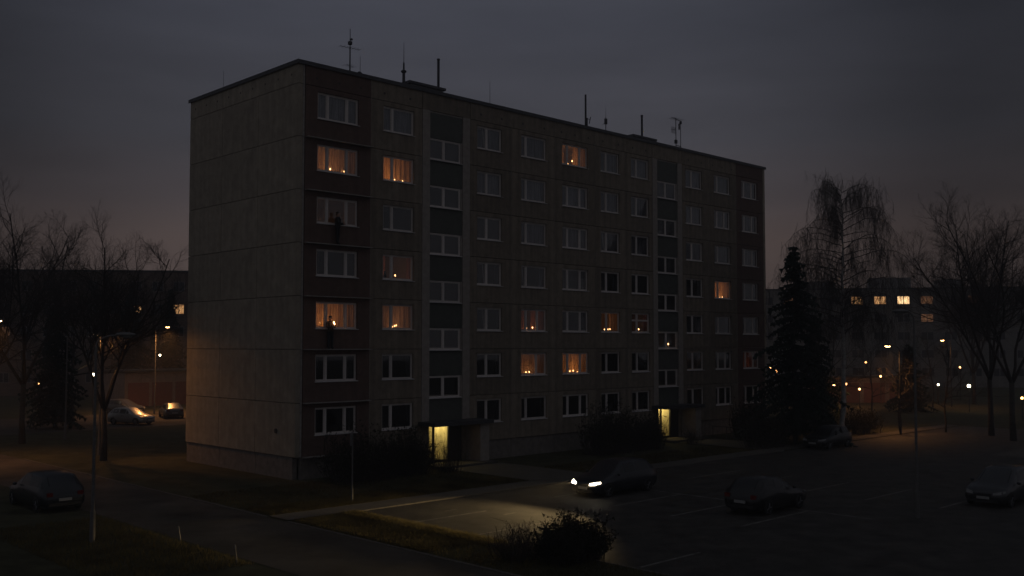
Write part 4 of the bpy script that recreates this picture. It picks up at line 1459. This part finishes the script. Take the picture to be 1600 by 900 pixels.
# handrail before the far entrance
t = thing('handrail', 'short dark handrail beside the far entrance path', 'handrail', W(34.75, -1.9), YAW)
b = MB()
for k in (0, -1.2, -2.4):
    b.tube((0, k, 0), (0, k, 0.95), 0.022, 0.022, 8)
b.build('post', M['mast'], t)
MB().tube((0, 0.1, 0.95), (0, -2.5, 0.95), 0.024, 0.024, 8).build('rail', M['mast'], t)

# ================================================================== BUILDINGS BEHIND
def far_block(name, label, p0_, p1_, depth, h, floors, m, lit, win_w=1.6, pitch=3.0, first=0.9, x0=0.9):
    p0_, p1_ = Vector(p0_), Vector(p1_)
    d = p1_ - p0_
    L = d.length
    rz = math.atan2(d.y, d.x)
    t = thing(name, label, 'building', (p0_.x, p0_.y, 0), rz)
    MB().box(0, L, 0, depth, -0.3, h - 0.25).build('wall', M[m], t)
    MB().box(-0.15, L + 0.15, -0.15, depth + 0.15, h - 0.25, h).build('roof', M['flashing'], t)
    n = int((L - 1.0) / pitch)
    fh = (h - 1.6) / floors
    fm = MB().holed(0, win_w, 0, 1.4, 0.07, win_w - 0.07, 0.07, 1.33, -0.05, 0.03).box(win_w / 2 - 0.05, win_w / 2 + 0.05, -0.045, 0.02, 0.072, 1.328).mesh('window', M['far_frame'])
    pms = {k: MB().box(0.065, win_w - 0.065, -0.012, 0.012, 0.065, 1.335).mesh('pane', M[k]) for k in ('far_pane', 'win_warm', 'win_bright', 'win_dim')}
    cnt = 0
    for f in range(floors):
        for i in range(n):
            x = x0 + i * pitch
            z = first + 0.9 + f * fh
            o = link('window', fm, t, (x, -0.03, z))
            wp = t.matrix_basis @ Vector((x + win_w / 2, 0, z + 0.7)) if False else Vector((p0_.x, p0_.y, 0)) + d.normalized() * (x + win_w / 2) + Vector((0, 0, z + 0.7 - H))
            dd = wp.y * math.cos(TILT) + wp.z * math.sin(TILT)
            sx, sy = 800 + FPX * wp.x / dd, PPY - FPX * (-wp.y * math.sin(TILT) + wp.z * math.cos(TILT)) / dd
            m_ = 'far_pane'
            for (lx, ly, lm) in lit:
                if abs(sx - lx) < pitch * FPX / dd * 0.5 and abs(sy - ly) < fh * FPX / dd * 0.5:
                    m_ = lm
            link('pane', pms[m_], o)
    return t


# brown block behind the trees on the gable side
LB0, LB1 = at(-260, 539, 134), at(420, 539, 140)
FB1 = far_block('apartment_block', 'long dark brown block far behind the bare trees', (LB0.x, LB0.y, 0), (LB1.x, LB1.y, 0), 12, 17.4, 5, 'far_dark',
                [(225, 476, 'win_warm'), (289, 478, 'win_warm'), (14, 505, 'win_dim'), (276, 600, 'win_dim')], 1.5, 2.9)
# pale block behind the birch
RB0, RB1 = at(1130, 539, 172), at(1760, 539, 160)
FB2 = far_block('apartment_block', 'pale five storey block with lit top-floor windows beyond the lamps', (RB0.x, RB0.y, 0), (RB1.x, RB1.y, 0), 12, 16.6, 5, 'far_pale',
                [(1225, 466, 'win_dim'), (1338, 468, 'win_warm'), (1374, 467, 'win_warm'), (1410, 467, 'win_bright'), (1445, 467, 'win_dim'), (1520, 465, 'win_dim'), (1446, 493, 'win_dim')], 2.0, 3.7, x0=2.75)
for a, b_, c in ((14.0, 5.0, 1.4), (25.0, 6.5, 1.9), (36, 4, 1.5)):
    MB().box(a, a + b_, 3, 7, 16.6, 16.6 + c).build('roof_housing', M['rooflet'], FB2)
for a in (17.5, 27.0, 29.5, 33.0, 41.0):
    MB().tube((a, 3, 16.6), (a, 3, 18.8), 0.05, 0.04, 6).build('chimney_pipe', M['mast'], FB2)
# low garages between
gp0, gp1 = at(196, 539, 112), at(330, 539, 120)
t = thing('garage_row', 'low brown garages with red doors and lit roof edge behind the parked cars', 'garage', (gp0.x, gp0.y, 0), math.atan2(gp1.y - gp0.y, gp1.x - gp0.x))
GL = (gp1 - gp0).length
MB().box(0, GL, 0, 6, -0.2, 3.9).build('wall', M['garage'], t)
MB().box(-0.2, GL + 0.2, -0.35, 6.1, 3.9, 4.12).build('roof', M['paving'], t)
for i in range(3):
    MB().box(0.4 + i * 2.9, 2.9 + i * 2.9, -0.05, 0.02, 0.0, 2.7).build('garage_door', M['garage_door'], t)
gq0, gq1 = at(1262, 539, 120), at(1440, 539, 122)  # added garages whose fronts catch lamplight, standing in for an orange-lit clump
t = thing('garage_row', 'added low garages under the pale flats, fronts catching warm lamplight', 'garage', (gq0.x, gq0.y, 0), math.atan2(gq1.y - gq0.y, gq1.x - gq0.x))
GL = (gq1 - gq0).length
MB().box(0, GL, 0, 6, -0.2, 3.0).build('wall', M['garage'], t)
MB().box(-0.2, GL + 0.2, -0.35, 6.1, 3.0, 3.2).build('roof', M['roofing'], t)
for i in range(4):
    MB().box(0.5 + i * 3.3, 3.2 + i * 3.3, -0.05, 0.02, 0.0, 2.4).build('garage_door', M['garage_door'], t)

# ================================================================== TREES
def grow(seed, height, spread, levels=5, droop=0.0, up=0.25, first=0.28, dens=1.0, trunk_r=None, lean=(0, 0), twist=0.16):
    r = random.Random(seed)
    tk, cr_ = MB(), MB()
    tr = trunk_r or height * 0.013
    cnt = [0]

    def branch(p, d, L, rad, lev):
        nseg = max(3, int(L / (0.55 if lev < 2 else 0.38))) if lev < levels - 1 else 3
        nseg = min(nseg, 9)
        pts, rs = [p.copy()], [rad]
        dirs = [d.copy()]
        for i in range(nseg):
            k = (i + 1) / nseg
            jit = Vector((r.gauss(0, 1), r.gauss(0, 1), r.gauss(0, 1))) * twist * (0.55 if lev == 0 else 1.0)
            d = d + jit
            if lev > 0:
                d.z += up * 0.30
            if droop and lev >= 2:
                d.z -= droop * (0.35 + 0.5 * (lev - 2)) * (0.5 + k)
            d.normalize()
            p = p + d * (L / nseg)
            pts.append(p.copy())
            rs.append(max(0.004, rad * (1 - 0.72 * k)))
            dirs.append(d.copy())
        mb = tk if lev == 0 else cr_
        sides = 8 if lev == 0 else (6 if lev == 1 else (4 if lev == 2 else 3))
        mb.path(pts, rs, sides)
        cnt[0] += nseg
        if lev >= levels - 1:
            return
        nch = [int(11 * dens), int(8 * dens), int(7 * dens), int(6 * dens), int(5 * dens)][min(lev, 4)]
        start = first if lev == 0 else 0.22
        for c in range(nch):
            k = start + (1 - start) * ((c + r.uniform(0.1, 0.9)) / nch)
            i = min(int(k * nseg), nseg - 1)
            q = pts[i].lerp(pts[i + 1], k * nseg - i)
            dd = dirs[i + 1]
            ang = 6.2832 * r.random()
            a = dd.orthogonal().normalized()
            b_ = dd.cross(a)
            side = a * math.cos(ang) + b_ * math.sin(ang)
            op = R(r.uniform(32, 60)) if lev == 0 else R(r.uniform(28, 62))
            nd = (dd * math.cos(op) + side * math.sin(op)).normalized()
            if lev == 0:
                ll = spread * r.uniform(0.75, 1.2) * (1.25 - 0.75 * k) * 1.25
            else:
                ll = L * r.uniform(0.38, 0.66) * (1.15 - 0.5 * k)
            rr = min(rs[i] * 0.62, max(0.006, ll * 0.013 + 0.003))
            branch(q, nd, ll, rr, lev + 1)
    branch(Vector((0, 0, 0)), Vector((lean[0], lean[1], 1)).normalized(), height * 0.86, tr, 0)
    return tk, cr_


def fork_tree(seed, height, spread, levels=5, dens=1.0, trunk_r=0.26, nf=5):
    """a broad tree whose trunk soon breaks into several rising limbs"""
    tk = MB()
    r = random.Random(seed)
    hf = height * 0.22
    tk.path([(0, 0, -0.1), (0.05, 0, hf * 0.4), (0.0, 0.05, hf)], [trunk_r * 1.25, trunk_r * 0.95, trunk_r * 0.85], 10)
    cr_ = MB()
    for i in range(nf):
        a = 6.2832 * i / nf + r.uniform(-0.4, 0.4)
        o = r.uniform(0.18, 0.62)
        st_, sc = grow(seed * 31 + i, height * 0.80 * r.uniform(0.8, 1.05), spread * 0.62, levels - 1, 0, 0.30, 0.25, dens, trunk_r * 0.55, (math.cos(a) * o, math.sin(a) * o), 0.15)
        off = Vector((0, 0, hf - 0.15))
        for src in (st_, sc):
            cr_.add([(v[0] + off.x, v[1] + off.y, v[2] + off.z) for v in src.v], src.f)
    return tk, cr_


def weeping_birch(seed, h, rad):
    r = random.Random(seed)
    tk, cr_ = MB(), MB()
    pts = [Vector((0, 0, -0.1))]
    n = 16
    for i in range(1, n + 1):
        k = i / n
        pts.append(Vector((0.35 * math.sin(k * 3.0) + r.gauss(0, 0.06), 0.3 * math.sin(k * 2.2 + 1) + r.gauss(0, 0.06), h * k * 0.97)))
    tk.path(pts, [0.20 * (1 - 0.93 * i / n) + 0.008 for i in range(n + 1)], 9)

    def hang(p, l):
        a = r.uniform(0, 6.3)
        q = [p]
        d = Vector((math.cos(a) * 0.5, math.sin(a) * 0.5, 0.1))
        for j in range(4):
            d = (d * 0.55 + Vector((r.gauss(0, 0.07), r.gauss(0, 0.07), -0.55))).normalized()
            q.append(q[-1] + d * l / 4)
        cr_.path(q, [0.010, 0.008, 0.007, 0.006, 0.004], 3)
        for j in range(1, 4):
            for _ in range(2):
                e = q[j] + Vector((r.gauss(0, 0.22), r.gauss(0, 0.22), -r.uniform(0.2, 0.7)))
                cr_.tube(q[j], e, 0.005, 0.003, 3, False)
    nb = 62
    for i in range(nb):
        k = 0.40 + 0.58 * (i + r.random()) / nb
        j = k * n / 1.0
        b0 = pts[min(int(j), n - 1)].lerp(pts[min(int(j) + 1, n)], j - int(j))
        a = i * 2.4 + r.uniform(-0.5, 0.5)
        reach = rad * (0.30 + 0.80 * math.sin(min(1.0, (1.02 - k) / 0.42) * 1.75)) * r.uniform(0.6, 1.12)
        rise = r.uniform(0.9, 1.9) * (1.25 - 0.6 * k)
        q = [b0]
        m = 9
        for s_ in range(1, m + 1):
            t_ = s_ / m
            rr = reach * (t_ ** 0.85)
            zz = rise * 1.9 * t_ - reach * 0.62 * t_ ** 3.0
            q.append(b0 + Vector((math.cos(a + 0.15 * t_) * rr + r.gauss(0, 0.07), math.sin(a + 0.15 * t_) * rr + r.gauss(0, 0.07), zz)))
        r0 = 0.028 + 0.035 * (1 - k)
        cr_.path(q, [r0 * (1 - 0.85 * s_ / m) for s_ in range(m + 1)], 5)
        for s_ in range(2, m + 1):
            for _ in range(3 if s_ < 5 else 5):
                c = q[s_ - 1].lerp(q[s_], r.random())
                hang(c, r.uniform(0.9, 2.6) * (0.6 + 0.5 * s_ / m))
            c = q[s_]
            e = c + Vector((r.gauss(0, 0.5), r.gauss(0, 0.5), r.uniform(0.2, 0.9)))
            cr_.tube(c, e, 0.010, 0.004, 3, False)
            hang(e, r.uniform(0.6, 1.5))
    return tk, cr_


MESH = {}


def tree_meshes(key, tk, cr_, bark):
    MESH[key] = (tk.mesh('trunk', M[bark], True), cr_.mesh('crown', M['twig'], True))


tree_meshes('birch', *weeping_birch(5, 19.6, 4.9), 'birch')
tree_meshes('broad', *fork_tree(3, 20.0, 6.8, 5, 1.36, 0.20), 'bark')
tree_meshes('limb', *fork_tree(21, 20.5, 6.8, 5, 1.36, 0.22, 4), 'bark')
tree_meshes('round', *fork_tree(47, 15.5, 5.8, 5, 1.36, 0.20, 5), 'bark')
tree_meshes('small', *grow(14, 7.5, 2.6, 4, 0.0, 0.28, 0.25, 1.0, 0.09), 'bark')


def tree(key, p, rz, s, label, group='bare trees'):
    t = thing('bare_tree' if key != 'birch' else 'birch_tree', label, 'tree', (p.x, p.y, 0), rz, group)
    t.scale = (s, s, s)
    link('trunk', MESH[key][0], t)
    link('crown', MESH[key][1], t)
    return t


tree('birch', ground(1316, 74), R(20), 1.0, 'tall weeping birch with pale trunk beside the dark spruce', 'bare trees')
tree('broad', ground(1546, 77), R(75), 1.0, 'tallest broad bare tree standing over the dark corner of the car park')
tree('limb', ground(1580, 73), R(130), 0.94, 'bare tree with a slimmer trunk beside the tallest broad one')
tree('limb', ground(38, 71), R(215), 0.93, 'big bare tree with long side limbs by the brown block')
tree('broad', ground(-30, 66), R(20), 0.8, 'bare tree cut by the edge of view beside the long-limbed one')
tree('round', ground(165, 60.5), R(60), 0.92, 'dark round-headed bare tree standing before the garages')
tree('small', ground(112, 84), R(10), 1.6, 'smaller bare tree between the long-limbed and round-headed trees')
tree('small', ground(232, 121), R(40), 1.9, 'slim bare tree rising behind the garages beside the lit lamp')
tree('small', ground(1405, 78), R(90), 1.0, 'thin young tree under the brightest orange lamp')
tree('small', ground(1475, 80), R(10), 1.0, 'thin young tree between the lamps and the twin trunks')
tree('small', ground(1362, 96), R(150), 1.0, 'bare tree in front of the pale flats beside the birch')
tree('small', ground(1455, 110), R(250), 1.15, 'bare tree under the pale flats behind the small lamp')
tree('round', ground(1520, 118), R(300), 1.1, 'bare tree far behind the twin trunks')
tree('small', ground(1295, 92), R(33), 1.25, 'young bare tree behind the birch trunk')
tree('small', ground(80, 98), R(200), 1.9, 'bare tree far back against the brown block')


def spruce(seed, h, rad):
    r = random.Random(seed)
    tk = MB().tube((0, 0, -0.1), (0, 0, h * 0.97), h * 0.014, 0.02, 8)
    cr_ = MB()
    z = h * 0.07
    while z < h * 0.985:
        k = z / h
        ln = rad * (1 - k) ** 0.85 + 0.10
        nb = int(7 + 6 * (1 - k))
        a0 = r.uniform(0, 6.3)
        for i in range(nb):
            a = a0 + 6.2832 * i / nb + r.uniform(-0.25, 0.25)
            if r.random() < 0.10:
                continue
            l = ln * r.uniform(0.50, 1.18) * (0.86 + 0.16 * math.sin(2.1 * z + 2 * a))
            zz = z + r.uniform(-0.2, 0.2)
            dx, dy = math.cos(a), math.sin(a)
            m = max(3, int(l / 0.26))
            for j in range(m):
                q = (j + 0.6) / m
                w = (0.42 * (1 - 0.55 * q) + 0.08) * min(1, l / 1.2 + 0.25)
                dz = 0.12 * l * q - 0.42 * l * q * q
                cx, cy, cz = dx * l * q, dy * l * q, zz + dz
                for s in (-1, 1):
                    tipx = cx + dx * 0.22 - dy * w * s * r.uniform(0.8, 1.2)
                    tipy = cy + dy * 0.22 + dx * w * s * r.uniform(0.8, 1.2)
                    cr_.tri((cx - dx * 0.15, cy - dy * 0.15, cz + 0.03), (cx + dx * 0.20, cy + dy * 0.20, cz), (tipx, tipy, cz - r.uniform(0.05, 0.30)))
                cr_.tri((cx - dx * 0.1, cy - dy * 0.1, cz), (cx + dx * 0.22, cy + dy * 0.22, cz - 0.02), (cx + r.uniform(-0.1, 0.1), cy + r.uniform(-0.1, 0.1), cz - r.uniform(0.2, 0.45)))
        z += 0.24 + 0.20 * (1 - k)
    cr_.tube((0, 0, h * 0.93), (0, 0, h), 0.05, 0.008, 5)
    return tk, cr_


def spruce_thing(p, seed, h, rad, label):
    t = thing('spruce_tree', label, 'tree', (p.x, p.y, 0), 0, 'spruce trees')
    tk, cr_ = spruce(seed, h, rad)
    tk.build('trunk', M['bark'], t)
    cr_.build('crown', M['needle'], t)


spruce_thing(ground(1241, 71), 2, 14.2, 4.3, 'dark pointed spruce beside the far end of the block')
spruce_thing(ground(1274, 82), 8, 9.5, 3.2, 'shorter dark spruce between the tall spruce and the birch')
spruce_thing(ground(266, 124), 4, 14.0, 3.0, 'narrow dark spruce behind the garages, close to the gable')
spruce_thing(ground(205, 125), 6, 15.0, 4.6, 'broad dark spruce behind the round-headed bare tree')
spruce_thing(ground(88, 84), 12, 11.2, 3.4, 'dark spruce in the gap beside the long-limbed tree')
spruce_thing(ground(1420, 104), 15, 7.2, 3.0, 'low dark spruce beneath the pale flats')


def bush(name, p, w, d, h, n, label, seed, leafy=True, rz=YAW):
    r = random.Random(seed)
    t = thing(name, label, 'bush', p, rz, 'bushes')
    st_, lf = MB(), MB()
    for _ in range(n):
        bx, by = r.uniform(-w, w) * 0.75, r.uniform(-d, d) * 0.75
        hh = h * (r.uniform(0.45, 1.0) if r.random() < 0.8 else r.uniform(1.0, 1.3)) * (1 - 0.35 * (abs(bx) / w) ** 2)
        tip = Vector((bx + r.gauss(0, 0.28), by + r.gauss(0, 0.28), hh))
        mid = Vector((bx, by, 0)).lerp(tip, 0.5) + Vector((r.gauss(0, 0.08), r.gauss(0, 0.08), 0))
        st_.path([(bx * 0.9, by * 0.9, 0), mid, tip], [0.014, 0.010, 0.004], 3)
        for _k in range(7):
            q = r.uniform(0.25, 1.0)
            c = (mid.lerp(tip, (q - 0.5) * 2) if q > 0.5 else Vector((bx, by, 0)).lerp(mid, q * 2))
            e = c + Vector((r.gauss(0, 0.17), r.gauss(0, 0.17), r.uniform(0.02, 0.28)))
            st_.tube(c, e, 0.006, 0.003, 3, False)
            if leafy:
                for _j in range(4):
                    f = c.lerp(e, r.random())
                    v1 = Vector((r.gauss(0, 0.05), r.gauss(0, 0.05), r.gauss(0, 0.05)))
                    v2 = Vector((r.gauss(0, 0.05), r.gauss(0, 0.05), r.gauss(0, 0.05)))
                    lf.tri(f, f + v1, f + v2)
    st_.build('stems', M['twig'], t)
    if leafy:
        lf.build('leaves', M['leaf'], t)
    return t


bush('bush', W(2.3, -2.6), 2.4, 1.2, 2.3, 300, 'wide dark bush below the red bay of the block', 1)
bush('bush', W(5.6, -2.3), 1.7, 1.1, 2.2, 280, 'dark bush between the red bay and the near entrance', 2)
bush('bush', W(8.05, -2.9), 0.8, 0.7, 1.75, 70, 'thin twiggy bush in front of the lit near entrance', 3, False)
bush('bush', W(21.5, -3.0), 2.6, 1.2, 2.9, 330, 'tall dark bush below the middle windows of the block', 4)
bush('bush', W(25.2, -3.0), 1.8, 1.0, 2.2, 240, 'dark bush beyond the middle one, toward the far entrance', 5)
bush('bush', W(30.6, -3.0), 0.8, 0.7, 1.1, 60, 'thin twiggy bush in front of the far lit entrance', 6, False)
bush('bush', W(37.5, -3.2), 2.4, 1.2, 2.6, 260, 'dark bush beside the far entrance near the spruce', 7)
bush('bush', ground(1190, 68), 2.2, 1.4, 2.4, 220, 'dark bush at the foot of the tall spruce, by the block', 12)
bush('bush', ground(1345, 79), 2.2, 1.4, 1.8, 200, 'dark bush past the birch trunk', 13)
bush('hedge', ground(893, 32.6), 1.35, 1.0, 1.25, 380, 'dark hedge in front of the headlight-lit asphalt', 8, True)
bush('bush', ground(812, 32.9), 1.0, 0.9, 0.95, 130, 'low twiggy bush beside the dark hedge in the foreground', 9, False)

# small car-park trees' leaf litter is left to the ground material

# ================================================================== HAZE ADDED TO LIFT THE DARKS
hz = MB().box(-440, 440, -140, 440, -1.3, 27.5).build('haze', None)  # haze volume added to lift the blacks across the scene
tag(hz, kind='stuff')
hm = bpy.data.materials.new('black_lift_haze')
hm.use_nodes = True
hm.node_tree.nodes.clear()
ho_ = hm.node_tree.nodes.new('ShaderNodeOutputMaterial')
pv = hm.node_tree.nodes.new('ShaderNodeVolumePrincipled')
pv.inputs['Color'].default_value = (0.92, 0.93, 0.95, 1)
pv.inputs['Density'].default_value = HAZE
pv.inputs['Anisotropy'].default_value = 0.25
hm.node_tree.links.new(pv.outputs[0], ho_.inputs['Volume'])
hz.data.materials.append(hm)
print('objects', len(bpy.data.objects))
